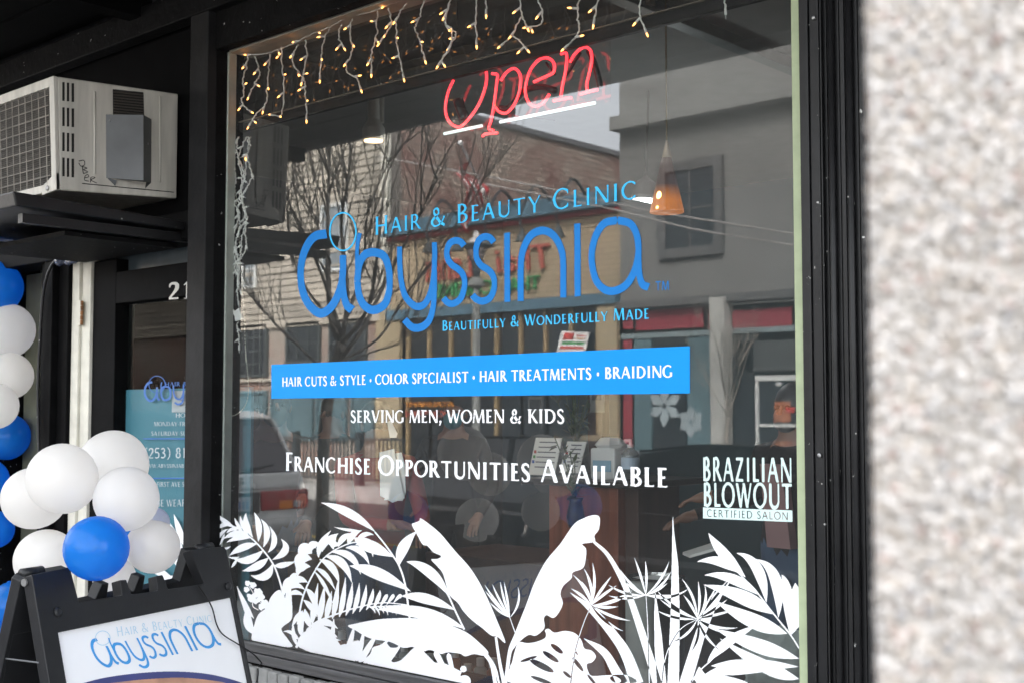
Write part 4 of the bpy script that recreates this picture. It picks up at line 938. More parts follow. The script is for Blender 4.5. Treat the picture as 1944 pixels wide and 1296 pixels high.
# ============================================================ the salon behind the glass
XI0, XI1, YI, ZI = XD0-1.6, 2.3, 5.6, 3.5
greyw = mat('grey_interior_wall', (.3,.31,.3), .8, var=.05, scale=2)
struct('salon_floor', MB().box(XI0,.36,-.05,XI1,YI,.01), mat('dark_wood_floor', (.06,.045,.04), .45, var=.3, scale=3, stretch=(1,8,1)))
struct('salon_ceiling', MB().box(XI0,.33,ZI,XI1,YI,ZI+.1), mat('grey_ceiling', (.26,.26,.25), .85, var=.05))
teal = mat('teal_wall_paint', (.05,.11,.13), .7, var=.1, scale=1.5)
struct('salon_back_wall', MB().box(XI0,YI,0,XI1,YI+.1,ZI), teal)
struct('salon_left_wall', MB().box(XI0-.1,.36,0,XI0,YI,ZI), mat('dark_left_wall', (.1,.11,.11), .7, var=.1))
struct('salon_right_wall', MB().box(XI1,.33,0,XI1+.1,YI,ZI), greyw)
def PY(px, py, y): return G(px, py, y)
# ceiling conduit and beam
cb2 = thing('ceiling_conduit', 'grey conduit crossing the ceiling at the upper right', 'conduit', PY(1300,44,.6))
p0 = PY(1299,44,1.6); p0.z = ZI-.03
part('pipe', MB().box(p0.x-.04,.5,ZI-.06,p0.x+.04,YI-.01,ZI-.001), mat('conduit_grey', (.12,.14,.14), .5, var=.1), cb2, bevel=.004)
# ceiling spot lamp
lampw = mat('white_lamp_enamel', (.6,.58,.54), .35, var=.04)
glow = mat('warm_lamp_glow', (1,.8,.5), .5, var=0, emis=(1,.66,.33), es=.4)
def spotlamp(px, py, y, r, label, tint=None):
    c = PY(px, py, y); o = thing('ceiling_spotlight', label, 'spotlight', c, 'ceiling spotlights')
    part('housing', MB().lathe(c, [(r*.8,-.0),(r,.012),(r,.07),(r*.55,.12),(r*.5,.26),(.02,.27)], 22), lampw, o, smooth=False)
    part('bulb_face', MB().lathe(c, [(r*.86,-.002),(r*.86,.004)], 22), tint or glow, o)
    part('stem', MB().tube([c+Vector((.07,0,.09)), c+Vector((.07,0,.27)), (c.x+.03,c.y,ZI-.04)], .012, 8), lampw, o)
    return c
c = spotlamp(709,268,1.25,.062,'lit warm ceiling spotlight left of the neon sign')
tk = thing('light_track', 'slim ceiling track holding the warm spotlight', 'track', (c.x, c.y, ZI-.04))
part('track', MB().box(c.x-.05,c.y-.02,ZI-.045,c.x+1.9,c.y+.02,ZI-.002), mat('track_tan', (.3,.26,.2), .6), tk)
sl = bpy.data.lights.new('spotlight_light', 'SPOT'); sl.energy = 5; sl.spot_size = R_(100); sl.spot_blend = .8; sl.color = (1,.78,.5); sl.shadow_soft_size = .05
so = bpy.data.objects.new('spotlight_light', sl); COL.objects.link(so); so.location = c-Vector((0,0,.03))
coldglow = mat('cool_lamp_glow', (1,1,1), .5, var=0, emis=(.9,1,1), es=1.2)
c2 = PY(1224,379,2.6)
t_ = thing('ceiling_spotlight', 'lit cool white lamp just left of the amber pendant', 'spotlight', c2, 'ceiling spotlights')
part('housing', MB().lathe(c2, [(.075,0),(.08,.02),(.06,.1),(.008,.14),(.007,ZI-c2.z)], 20, axis=(.05,0,1)), mat('dull_lamp_grey', (.16,.16,.16), .5), t_)
part('bulb_face', MB().lathe(c2-Vector((.012,.0,.004)), [(.07,0),(.07,.006)], 20, axis=(.25,.1,1)), coldglow, t_)
pl2 = bpy.data.lights.new('cool_lamp_light', 'POINT'); pl2.energy = 1.6; pl2.shadow_soft_size = .1; pl2.color = (.95,1,1)
po2 = bpy.data.objects.new('cool_lamp_light', pl2); COL.objects.link(po2); po2.location = c2-Vector((0,0,.1))
# amber glass pendant
c = PY(1266,404,.75); pt = PY(1266,300,.75); r1 = (PY(1293,404,.75)-c).length
pen = thing('pendant_lamp', 'lit amber glass cone pendant hanging on a thin cord', 'pendant lamp', c)
amb = bpy.data.materials.new('amber_glass'); amb.use_nodes = True; nt = amb.node_tree; b = nt.nodes['Principled BSDF']
tc = nt.nodes.new('ShaderNodeTexCoord'); sp = nt.nodes.new('ShaderNodeSeparateXYZ'); nt.links.new(tc.outputs['Object'], sp.inputs[0])
rp = nt.nodes.new('ShaderNodeValToRGB'); mr = nt.nodes.new('ShaderNodeMapRange'); mr.inputs['From Max'].default_value = pt.z-c.z; nt.links.new(sp.outputs['Z'], mr.inputs['Value']); nt.links.new(mr.outputs[0], rp.inputs[0])
e = rp.color_ramp.elements; e[0].color = (.4,.11,.004,1); e[0].position = .2; e[1].color = (.02,.006,.003,1); e[1].position = .5
n = nt.nodes.new('ShaderNodeTexNoise'); n.inputs['Scale'].default_value = 60; nt.links.new(tc.outputs['Object'], n.inputs['Vector'])
nt.links.new(rp.outputs[0], b.inputs['Base Color']); b.inputs['Roughness'].default_value = .35; b.inputs['Specular IOR Level'].default_value = .2; b.inputs['Subsurface Weight'].default_value = .0
ml = nt.nodes.new('ShaderNodeMixRGB'); ml.blend_type = 'MULTIPLY'; ml.inputs[0].default_value = .8; nt.links.new(rp.outputs[0], ml.inputs[1]); nt.links.new(n.outputs['Fac'], ml.inputs[2])
nt.links.new(ml.outputs[0], b.inputs['Emission Color']); b.inputs['Emission Strength'].default_value = .16
part('shade', MB().lathe(c, [(r1,0),(r1*.985,.01),(r1*.3,pt.z-c.z),(0.002,pt.z-c.z+.004)], 28), amb, pen, smooth=False)
part('bulb', MB().ball((c.x+.0,c.y-r1*.75,c.z+.055), r1*.2, 12, sc=(1,.6,1.8)), mat('filament_glow', (1,.7,.2), .5, var=0, emis=(1,.5,.12), es=1.0), pen, smooth=True)
part('bulb', MB().ball((c.x,c.y-r1*.9,c.z+.012), r1*.12, 10), M['filament_glow'], pen, smooth=True)
part('cap', MB().lathe(pt, [(r1*.3,0),(.008,.055),(.004,.07)], 14), mat('brass_cap', (.35,.28,.2), .5, metal=.5), pen, smooth=True)
part('cord', MB().tube([pt+Vector((0,0,.05)), (pt.x,pt.y,ZI-.03)], .0035, 6), mat('olive_cord', (.2,.17,.1), .7), pen)
part('ceiling_cup', MB().lathe((pt.x,pt.y,ZI-.035), [(.02,0),(.035,.034)], 14), lampw, pen)

# ---------------- neon sign
YN = .22
def zn(l): return [G(820+x/2.8174, y/2.8174, YN) for x, y in l]
redn = mat('red_neon_tube', (1,.25,.2), .3, var=0, emis=(1,.022,.035), es=.42); whn = mat('white_neon_tube', (.9,1,1), .3, var=0, emis=(.8,1,.97), es=.12)
neon = thing('neon_sign', 'glowing red neon sign reading Open with white underlines', 'neon sign', G(990,170,YN))
for st in ([(115,430),(85,500),(72,590),(95,655),(145,680),(195,640),(250,560),(285,470),(292,400),(275,350),(238,332),(195,350),(165,380)],
           [(270,730),(290,718),(350,712)],[(322,395),(350,402),(347,440),(335,540),(318,640),(304,688),(330,700)],[(368,432),(400,388),(442,368),(472,405),(470,480),(443,555),(400,605),(362,600),(338,574)],
           [(545,440),(600,415),(650,388),(652,340),(620,312),(575,320),(530,370),(505,440),(500,500),(518,550),(552,570),(595,552),(628,505)],
           [(650,541),(690,533),(745,524)],[(690,290),(715,285),(721,310),(715,380),(700,450),(690,515)],[(738,335),(765,290),(812,254),(848,272),(854,330),(840,400),(828,450),(830,486)],[(793,506),(840,492),(886,481)]):
    part('red_tube', MB().tube(zn(smoothpath(st, 7)), .0056, 10), redn, neon, smooth=True)
for st in ([(66,717),(268,674)],[(364,655),(872,552)]): part('white_tube', MB().tube(zn(st), .0062, 10), whn, neon, smooth=True)
bk = mat('neon_black_paint', (.008,.008,.009), .4)
for st, r in (([(120,535),(135,580),(160,640)],.022),([(345,575),(390,575),(440,520),(480,480),(560,460),(640,480)],.013),([(590,330),(640,395)],.005),([(690,285),(730,330)],.006),([(775,275),(700,400)],.006),([(820,265),(860,370),(882,465)],.012),([(480,620),(640,640)],.002),([(130,590),(165,690)],.006)):
    part('black_support', MB().tube([p+Vector((0,.022,0)) for p in zn(smoothpath(st,4))], r, 8), bk, neon, smooth=True)
ac0, ac1 = G(838,262,YN+.05), G(1160,205,YN+.05)
part('acrylic_back', MB().add([(ac0.x,YN+.05,ac0.z-.0),(ac1.x,YN+.05,ac0.z-.0),(ac1.x,YN+.05,ZI-.35),(ac0.x,YN+.05,ZI-.35)],[(0,1,2,3)]), glassmat('clear_acrylic', 1.5, tint=(.94,.93,.93), gain=1.6), neon)
for x in (ac0.x+.1, ac1.x-.1): part('chain', MB().tube([(x,YN+.04,ZI-.36),(x,YN+.04,ZI)], .0015, 5), bk, neon)

# ---------------- icicle lights
ic = thing('icicle_lights', 'white corded icicle lights with lit amber bulbs along the window head', 'string lights', G(700,90,.05))
wc = mat('white_cord', (.85,.84,.8), .5, var=.05); tip = mat('lit_bulb_tip', (1,.7,.3), .4, var=0, emis=(1,.34,.07), es=.95); dead = mat('clear_bulb_tip', (.5,.5,.5), .2)
def z4(l): return [(400+x/2.8174, y/2.8174) for x, y in l]
def z5(l): return [(820+x/2.8174, y/2.8174) for x, y in l]
sock = MB().lathe((0,0,0), [(.0028,0),(.0042,.004),(.0046,.022),(.003,.025)], 8).build('socket', wc, None); tp = MB().lathe((0,0,.024), [(.0032,0),(.0036,.006),(.0012,.015)], 8).build('bulb', tip, None, smooth=True); td = MB().lathe((0,0,.024), [(.0022,0),(.0022,.008),(.0006,.016)], 6).build('bulb', dead, None, smooth=True)
mS, mT, mD = sock.data, tp.data, td.data
for o in (sock, tp, td): COL.objects.unlink(o); bpy.data.objects.remove(o)
def bulb(p, d, root, lit=True, sc_=1.0):
    q = Vector(d).to_track_quat('Z','Y').to_euler()
    s_ = bpy.data.objects.new('socket', mS); COL.objects.link(s_); s_.parent = root; s_.location = Vector(p)-ORG[root.name]; s_.rotation_euler = q; s_.scale = (sc_,)*3
    b_ = bpy.data.objects.new('bulb', mT if lit else mD); COL.objects.link(b_); b_.parent = s_
def strand(pts, root, Y=.05, lit=1.0, every=.088, r=.0025, endbulb=True, twin=True):
    sp_ = smoothpath([G(x,y,Y) for x, y in pts], 7); sp_ = [Vector(p) for p in sp_]
    L = 0; nxt = random.uniform(.02,every); k = 0
    jit = [p+Vector((random.uniform(-.0015,.0015),random.uniform(-.004,.004),0)) for p in sp_]
    part('cord', MB().tube(jit, r, 5), wc, root, smooth=True)
    if twin: part('cord', MB().tube([p+Vector((.0028*math.sin(i*1.1),.003*math.cos(i*1.1),0)) for i, p in enumerate(jit)], r*.9, 5), wc, root, smooth=True)
    for a, b in zip(sp_[:-1], sp_[1:]):
        L += (b-a).length
        if L > nxt:
            s_ = 1 if k % 2 else -1; k += 1; nxt = L+every*random.uniform(.7,1.3)
            bulb(b, (s_*random.uniform(.5,1), random.uniform(-.5,.1), random.uniform(-1,.15)), root, random.random() < lit)
    if endbulb: bulb(sp_[-1], (sp_[-1]-sp_[-3]) , root, random.random() < lit)
main_c = z4([(60,430),(68,350),(100,310),(130,300)])
strand(main_c, ic, endbulb=False, twin=False, every=.3)
strand(z4([(165,291),(215,294),(290,290),(360,268),(420,245),(540,185),(640,145),(700,110),(760,83),(800,80),(880,58),(960,25),(1060,-10),(1200,-60)]), ic, every=.16, endbulb=False)
for s_ in ([(200,295),(190,370),(172,430),(178,500),(165,540),(190,580),(205,592)],[(235,300),(255,360),(264,400),(240,440),(213,498)],[(318,290),(310,390),(303,480),(293,560),(245,610),(215,658)],[(380,250),(382,370),(392,450),(380,610),(337,618)],
           [(465,240),(437,330),(480,400),(500,430),(510,520),(512,615)],[(505,215),(513,300),(492,415)],[(640,150),(600,230),(592,310),(586,400)],[(700,130),(686,200),(703,240)],[(755,100),(745,180),(756,270),(726,350),(732,390),(780,420),(796,458)],
           [(890,60),(888,180),(864,270),(860,368)],[(950,40),(966,130),(916,212)],[(1050,20),(1000,90),(994,200),(1008,300),(1027,395)],[(1140,0),(1120,90),(1095,150),(1115,210),(1140,300)],[(1280,20),(1250,120),(1292,160),(1282,250),(1234,328)],[(60,430),(68,500),(60,560),(50,610)]): strand(z4(s_), ic)
for s_ in ([(240,-10),(235,90),(238,212)],[(465,-20),(482,80),(500,128)],[(478,90),(430,190),(388,230)],[(430,195),(465,215),(495,250)],[(555,-20),(590,60),(582,130),(528,145)],[(790,-20),(778,90),(790,140),(770,200),(730,240)],[(890,-20),(870,98)],[(1120,-20),(1110,70),(1136,148)],[(290,-20),(290,48)],[(100,-20),(72,130),(130,180),(102,240),(50,325)]): strand(z5(s_), ic)
strand([(1375,-20),(1377,15)], ic, lit=0, every=1)
# hanging tangle of unlit lights at the left
cl = thing('light_tangle', 'bunched white string lights hanging down unlit at the left jamb', 'string lights', G(455,500,.06))
for a, b in ((0,3),(1,5),(2,9),(3,13),(4,17)):
    P_ = []
    for i in range(17):
        f = i/16; y = 85+930*f*(1-.06*a); x = 176+((a-2)*17)*(1-.35*f)-30*f+16*math.sin(b+f*(9+a))+10*math.sin(b*3+f*23)
        P_.append((400+x/2.8174, 230+y/2.8174))
    strand(P_, cl, Y=.05, lit=0, every=.09, r=.0027, twin=True)
strand(z1([(150,980),(165,1040),(140,1090),(150,1150),(152,1195)]), cl, Y=.06, lit=0, every=.06)
bulb(G(466,292,.055), (.3,-.2,-.9), cl, True)
part('plug_block', MB().slab([G(x,y,.055) for x, y in z1([(135,1020),(160,1000),(180,1062),(140,1072)])], (0,-1,0), .012), wc, cl, bevel=.003)
ch = thing('bead_chain', 'beaded pull chain looping down inside the left edge', 'chain', G(455,600,.055))
P_ = smoothpath([G(x,y,.055) for x, y in z1([(112,105),(116,200),(125,300),(137,420),(150,600),(163,800),(172,930),(180,1050),(185,1200),(190,1290)])+[(400+x/3.24,640+y/3.24) for x, y in [(213,60),(224,180),(232,290),(226,380),(200,435),(165,468),(130,482),(95,475),(65,452),(48,422)]]], 8)
P_ = [Vector(p) for p in P_]; part('cord', MB().tube(P_, .0008, 4), mat('bead_cord', (.5,.48,.4), .5), ch)
acc = 0; bme = MB().ball((0,0,0), .0027, 8).build('bead', mat('ivory_bead', (.62,.6,.5), .35), None, smooth=True); bm0 = bme.data; COL.objects.unlink(bme); bpy.data.objects.remove(bme)
nb_ = 0
for a, b in zip(P_[:-1], P_[1:]):
    acc += (b-a).length
    if acc > .0088 and nb_ < 290: acc = 0; nb_ += 1; o = bpy.data.objects.new('bead', bm0); COL.objects.link(o); o.parent = ch; o.location = b-ORG[ch.name]

# ---------------- reception desk and things on it
wood = mat('reddish_wood', (.22,.06,.028), .4, var=.35, scale=3, stretch=(8,8,.6), bump=.05); woodd = mat('dark_brown_wood', (.05,.022,.015), .45, var=.3, scale=3, stretch=(6,6,.6))
k0 = PY(1066,905,1.6); k1 = PY(1161,905,1.45); k2 = PY(1290,905,1.9)
ZK = k0.z
desk = thing('reception_desk', 'reddish wooden reception desk behind the glass', 'desk', (k1.x, 1.8, 0))
part('front_panel', MB().box(k0.x,1.5,0,k1.x,1.9,ZK-.03), wood, desk, bevel=.004)
part('side_panel', MB().box(k1.x+.004,1.55,0,k2.x,1.9,ZK-.03), woodd, desk, bevel=.004)
part('desk_top', MB().box(k0.x-.12,1.42,ZK-.03,k2.x+.06,2.1,ZK), mat('black_laminate', (.02,.02,.02), .3), desk, bevel=.006)
part('lower_counter', MB().box(k0.x-1.0,1.6,0,k0.x-.004,2.2,.82), woodd, desk, bevel=.006)
clearp = mat('clear_plastic', (.75,.8,.82), .1, trans=.8, var=.02); white_p = mat('white_plastic', (.75,.75,.74), .4, var=.03)
pap = mat('paper_white', (.72,.72,.7), .8, var=.03)
def pump(px, py_top, py_bot, y, r, lab, m):
    b = PY(px, py_bot, y); t = PY(px, py_top, y); h = t.z-b.z; o = thing('pump_bottle', lab, 'bottle', b)
    part('bottle', MB().lathe(b, [(r,0),(r,h*.55),(r*.75,h*.66),(r*.3,h*.7),(r*.3,h*.76)], 20), m, o, smooth=True)
    part('pump', MB().tube([b+Vector((0,0,h*.76)), b+Vector((0,0,h*.95)), b+Vector((-.035,0,h*.93))], r*.2, 8), white_p, o, smooth=True)
    part('collar', MB().lathe(b+Vector((0,0,h*.74)), [(r*.38,0),(r*.38,h*.09)], 14), white_p, o)
    part('label', MB().lathe(b+Vector((0,0,h*.12)), [(r*1.02,0),(r*1.02,h*.34)], 20), mat('blue_white_label', (.5,.6,.72), .5), o)
pump(1197,832,897,1.55,.045,'clear hand sanitiser pump bottle on the desk', clearp)
bx = thing('tissue_stack', 'white box with a blue label on the desk beside the pump bottle', 'box', PY(1158,897,1.6))
q0, q1 = PY(1132,897,1.6), PY(1178,850,1.6)
part('carton', MB().box(q0.x,1.55,ZK+.0,q1.x,1.72,q1.z), white_p, bx, bevel=.01); part('label', MB().box(q0.x+.02,1.546,ZK+.04,q1.x-.02,1.549,q1.z-.06), mat('sky_label', (.25,.45,.6), .5), bx)
part('crumpled_top', MB().lathe(((q0.x+q1.x)/2,1.62,q1.z), [(.07,0),(.085,.015),(.05,.05),(.03,.052)], 7), white_p, bx)
for px0,px1,py0,py1,y,lab in ((1062,1098,838,896,1.5,'white leaflet standing on the desk in a clear holder'),(1003,1052,831,900,1.7,'white sheet of paper standing behind the balloons reflection')):
    o = thing('paper_stand', lab, 'leaflet', PY((px0+px1)/2,py1,y)); a, b = PY(px0,py1,y), PY(px1,py0,y)
    part('sheet', MB().hexa([(a.x,y,a.z),(b.x,y,a.z),(b.x,y+.006,a.z),(a.x,y+.006,a.z)],[(a.x+.01,y+.05,b.z),(b.x+.01,y+.05,b.z),(b.x+.01,y+.056,b.z),(a.x+.01,y+.056,b.z)]), pap, o)
    part('back_leg', MB().hexa([(a.x,y+.1,a.z),(b.x,y+.1,a.z),(b.x,y+.106,a.z),(a.x,y+.106,a.z)],[(a.x+.01,y+.058,b.z),(b.x+.01,y+.058,b.z),(b.x+.01,y+.064,b.z),(a.x+.01,y+.064,b.z)]), clearp, o)
    inkm = mat('ink_grey', (.12,.12,.15), .8); cols_ = [mat('ink_red', (.5,.06,.05), .8), mat('ink_green', (.08,.3,.1), .8), mat('ink_blue', (.07,.15,.45), .8)]
    for i in range(6):
        f = 1-(i+1)/7.5; zz = a.z+(b.z-a.z)*f; yy = y+.05*f-.002
        part('print_line', MB().box(a.x+.035+.01*f,yy,zz,b.x-.012,yy+.001,zz+.006), inkm, o)
        if i > 1 and i < 5: part('print_mark', MB().box(a.x+.01+.01*f,yy,zz-.004,a.x+.026+.01*f,yy+.001,zz+.012), cols_[i-2], o)
# tall stick plant in a vase
def plant(px, py, y, h, n_, lab, w=.5, leafw=.02, seed=1):
    r_ = random.Random(seed); b = PY(px, py, y); o = thing('potted_plant', lab, 'plant', b)
    part('vase', MB().lathe(b, [(.035,0),(.045,.05),(.03,.12),(.038,.14)], 14), mat('dark_vase', (.05,.05,.045), .3), o, smooth=True)
    gm = mat('dark_green_leaf', (.04,.075,.03), .5, var=.3)
    for i in range(n_):
        a = r_.uniform(0,6.28); s = r_.uniform(.2,1)*w*h; hh = h*r_.uniform(.65,1); tip_ = b+Vector((math.cos(a)*s, math.sin(a)*s*.6, hh))
        midp = b+Vector((math.cos(a)*s*.25, math.sin(a)*s*.15, hh*.55)); P_ = [Vector(p) for p in smoothpath([b+Vector((0,0,.1)), midp, tip_], 5)]
        part('stem', MB().tube(P_, .003, 5), gm, o)
        for j in range(8):
            q = P_[r_.randrange(4, len(P_))]; d = Vector((r_.uniform(-1,1),r_.uniform(-1,1),r_.uniform(-.3,.9))).normalized(); L_ = r_.uniform(.05,.1); sd_ = d.cross(Vector((0,0,1))).normalized()*leafw
            part('leaf', MB().add([q,q+d*L_*.5+sd_,q+d*L_,q+d*L_*.5-sd_],[(0,1,2),(0,2,3)]), gm, o)
plant(1093,893,1.9,.52,9,'tall airy dark green plant on the desk', w=.3, leafw=.012, seed=4)
plant(1093,1000,1.3,.45,6,'dark strappy plant in front of the desk front panel', w=.35, leafw=.014, seed=9)
# things low behind the glass
sh2 = thing('display_shelf', 'low white display shelf just inside the glass', 'shelf', PY(850,1290,.45))
s0, s1 = PY(640,1290,.42), PY(1000,1290,.42); zsf = PY(760,1292,.45).z
part('shelf_board', MB().box(s0.x-.6,.38,zsf-.03,W1-.1,.75,zsf), mat('pale_board', (.5,.5,.48), .5), sh2, bevel=.003)
part('shelf_front', MB().box(s0.x-.6,.40,0,W1-.1,.42,zsf-.031), woodd, sh2)
brown_b = mat('amber_bottle', (.3,.08,.02), .3); capw = mat('white_cap', (.8,.82,.82), .35, var=.02); pb_ = mat('frosted_bottle', (.55,.62,.6), .3)
ORD = 'first second third fourth fifth sixth seventh eighth ninth tenth eleventh twelfth thirteenth fourteenth fifteenth'.split()
for i in range(15):
    px = 600+i*24; b = PY(px, 1290, .5+.05*(i % 2)); b.z = zsf; h = .11+.02*(i % 3)
    o = thing('product_bottle', ORD[i]+' capped product bottle from the left behind the sill leaves', 'bottle', b, 'product bottles in a row on the display shelf')
    part('bottle', MB().lathe(b, [(.026,0),(.027,h*.7),(.014,h*.8)], 14), [pb_, pb_, brown_b][i % 3], o, smooth=True)
    part('cap', MB().lathe(b+Vector((0,0,h*.8)), [(.017,0),(.017,h*.25)], 14), capw, o)
cbx = thing('cardboard_box', 'brown cardboard box seen between the fern leaves', 'box', PY(600,1160,.7)); a, b = PY(560,1158,.7), PY(640,1078,.7)
part('carton', MB().box(a.x,.65,a.z,b.x,.95,b.z), mat('cardboard', (.36,.22,.1), .85, var=.1), cbx, bevel=.004)
part('flap', MB().hexa([(a.x,.64,b.z),(b.x,.64,b.z),(b.x,.646,b.z),(a.x,.646,b.z)],[(a.x+.02,.56,b.z+.08),(b.x+.02,.56,b.z+.08),(b.x+.02,.566,b.z+.08),(a.x+.02,.566,b.z+.08)]), M['cardboard'], cbx)
st_ = thing('stool', 'dark stool under the cardboard box', 'stool', (a.x, .8, 0)); part('seat', MB().box(a.x-.03,.6,a.z-.04,b.x+.05,.98,a.z-.001), woodd, st_, bevel=.005)
for dx in (0,b.x-a.x): 
    for yy in (.62,.94): part('leg', MB().box(a.x+dx-.015,yy,.011,a.x+dx+.015,yy+.03,a.z-.041), woodd, st_)
tc_ = thing('waste_bin', 'round black topped waste bin with pale inside, between the grasses', 'bin', PY(1250,1290,.95)); b = PY(1246,1092,.95); rr = (PY(1292,1092,.95)-b).length
part('drum', MB().lathe((b.x,b.y,.011), [(rr*.93,0),(rr*.97,b.z-.05)], 28), mat('bin_black', (.02,.02,.022), .35), tc_, smooth=True)
part('rim', MB().lathe((b.x,b.y,b.z-.035), [(rr*1.0,0),(rr*1.04,.02),(rr*.98,.035),(rr*.85,.02)], 28), mat('bin_rim', (.03,.03,.03), .2), tc_, smooth=True)
part('liner', MB().lathe((b.x,b.y,b.z-.012), [(rr*.86,0),(rr*.5,-.02)], 24), white_p, tc_)
cyl = thing('paper_roll', 'tall pale roll standing left of the waste bin', 'roll', PY(1215,1290,.8)); b = PY(1216,1110,.8)
part('roll', MB().lathe((b.x,b.y,.011), [(.062,0),(.062,b.z)], 20), mat('pale_roll', (.4,.41,.38), .7), cyl, smooth=True)
bag = thing('plastic_bag', 'crinkled pale plastic bag in the lower right corner', 'bag', PY(1445,1290,.55)); a, b = PY(1392,1300,.55), PY(1530,1196,.55)
bg_ = MB(); nx_ = 22; pts = []
rr_ = random.Random(3)
for j in range(9):
    for i in range(nx_):
        u = i/(nx_-1); v = j/8; bul = math.sin(u*math.pi)*.12*math.sin(v*2.6+.3); ztop = a.z+(b.z-a.z)*v*(1-.25*abs(u-.6))
        pts.append((a.x+(b.x-a.x)*u+rr_.uniform(-.006,.006), .62-bul+rr_.uniform(-.012,.012), ztop+rr_.uniform(-.008,.008)))
bg_.add(pts, [(j*nx_+i,j*nx_+i+1,(j+1)*nx_+i+1,(j+1)*nx_+i) for j in range(8) for i in range(nx_-1)])
part('bag_body', bg_, mat('crinkled_plastic', (.45,.5,.48), .3, var=.1, bump=.5, bscale=20), bag, smooth=True)
# papers taped on the glass and framed things on the back wall
ps = thing('paper_sheets', 'white sheets of paper held up beside the red sleeve', 'papers', PY(745,900,1.15))
for pts_, dy in (([(720,858),(748,851),(751,868),(768,945),(745,953),(722,940)],0),([(735,862),(762,858),(768,880),(770,935),(764,950),(730,948)],.01),([(735,800),(742,798),(754,822),(752,830),(740,830)],.0)):
    part('sheet', MB().slab([PY(x,y,.3+dy) for x, y in pts_], (0,1,0), .002), pap, ps)
for i, (x0,x1,y0,y1) in enumerate(((1120,1146,736,782),(1003,1030,752,800))):
    o = thing('wall_notice', ('pale notice taped high near the yellow pier reflection','pale notice under the word KIDS')[i], 'notice', PY(x0,y0,3.5)); a, b = PY(x0,y1,3.5), PY(x1,y0,3.5)
    part('sheet', MB().box(a.x,3.5,a.z,b.x,3.51,b.z), mat('dull_notice', (.25,.25,.24), .8), o)
    part('print', MB().box(a.x+.02,3.496,a.z+(b.z-a.z)*.5,b.x-.02,3.499,b.z-.02), mat('dull_print', (.08,.08,.08), .8), o)
pn = thing('partition', 'dark brown upright panel behind the desk', 'partition', PY(1128,900,3.55)); a, b = PY(1122,1100,3.55), PY(1148,740,3.55)
part('board', MB().box(a.x,3.52,0.011,b.x,3.6,b.z), woodd, pn)
# ============================================================ across the street (seen mirrored in the glass)
YF = 16.0
def FX(px, y=YF): return RF(px, 700, y).x
def FZ(px, py, y=YF): return RF(px, py, y).z
def frect(mb, x0p, x1p, y0p, y1p, out=.0, th=.05, y=YF):      # box on the facade between photo pixels (top row y0p)
    xc_ = (x0p+x1p)/2; x0, x1 = FX(x0p,y), FX(x1p,y); z1_, z0_ = FZ(xc_,y0p,y), FZ(xc_,y1p,y)
    return mb.box(x0, -y-.001-th*0, z0_, x1, -y+out, z1_)
stone = mat('weathered_pale_siding', (.36,.325,.27), .85, var=.25, scale=1.2, bump=.4, bscale=14)
nt = stone.node_tree; geo = nt.nodes.new('ShaderNodeNewGeometry'); mp_ = [n for n in nt.nodes if n.type == 'MAPPING'][0]; nt.links.new(geo.outputs['Position'], mp_.inputs[0])
oi = nt.nodes.new('ShaderNodeObjectInfo'); hv = nt.nodes.new('ShaderNodeHueSaturation'); mr_ = nt.nodes.new('ShaderNodeMapRange'); mr_.inputs['To Min'].default_value = .78; mr_.inputs['To Max'].default_value = 1.15
bs_ = nt.nodes['Principled BSDF']; src_ = bs_.inputs['Base Color'].links[0].from_socket; nt.links.new(oi.outputs['Random'], mr_.inputs['Value']); nt.links.new(mr_.outputs[0], hv.inputs['Value']); nt.links.new(src_, hv.inputs['Color']); nt.links.new(hv.outputs[0], bs_.inputs['Base Color'])
darkglass = mat('shop_dark_glass', (.02,.025,.03), .12, var=.4, scale=.6); tealpane = mat('tealish_panel', (.09,.15,.17), .4, var=.2, scale=.8)
# -- sided house
XH1 = FX(738); XH0 = XH1-19; XS1 = XH1
house = thing('sided_building', 'weathered pale building with rough horizontal siding, mirrored behind the bare tree', 'building', (XH1-8, -18, 0))
ZR = GX(916,238,XH1)
# side wall top from the mirrored ray
def RX(px, py, X): p = GX(px, py, X); return Vector((p.x, -p.y, p.z))
zr = RX(916,238,XH1).z; zr2 = RX(1170,293,XH1).z; zroof = (zr+zr2)/2
part('front_wall', MB().box(XH0,-YF-.35,0,XH1,-YF,zroof), mat('house_core', (.2,.18,.16), .9), house)
zb_ = FZ(560,604)
bdm = []
me = MB().box(0,0,0,1,.05,1).build('siding_board', stone, None); md_ = me.data; COL.objects.unlink(me); bpy.data.objects.remove(me)
z = zb_; i = 0; hh_ = .165
while z < zroof-.1:
    segs = [XH0]; x = XH0
    while x < XH1-2: x += random.uniform(3.5,6.5); segs.append(min(x, XH1))
    if segs[-1] < XH1: segs.append(XH1)
    for s0_, s1_ in zip(segs[:-1], segs[1:]):
        o = bpy.data.objects.new('siding_board', md_); COL.objects.link(o); o.parent = house; o.location = Vector((s0_+.004, -YF+.03+random.uniform(.0,.025), z))-ORG[house.name]
        o.rotation_euler = (R_(12)+random.uniform(-.03,.03), 0, random.uniform(-.001,.001)); o.scale = (s1_-s0_-.008, 1, hh_-.012)
    z += hh_; i += 1
part('corner_trim', MB().box(XH1-.22,-YF,0,XH1+.03,-YF+.09,zroof), offwhite, house)
part('cornice_band', MB().box(XH0,-YF,zb_-.22,XH1-.23,-YF+.12,zb_-.02), stone, house)
wf = mat('window_white_frame', (.6,.62,.6), .5)
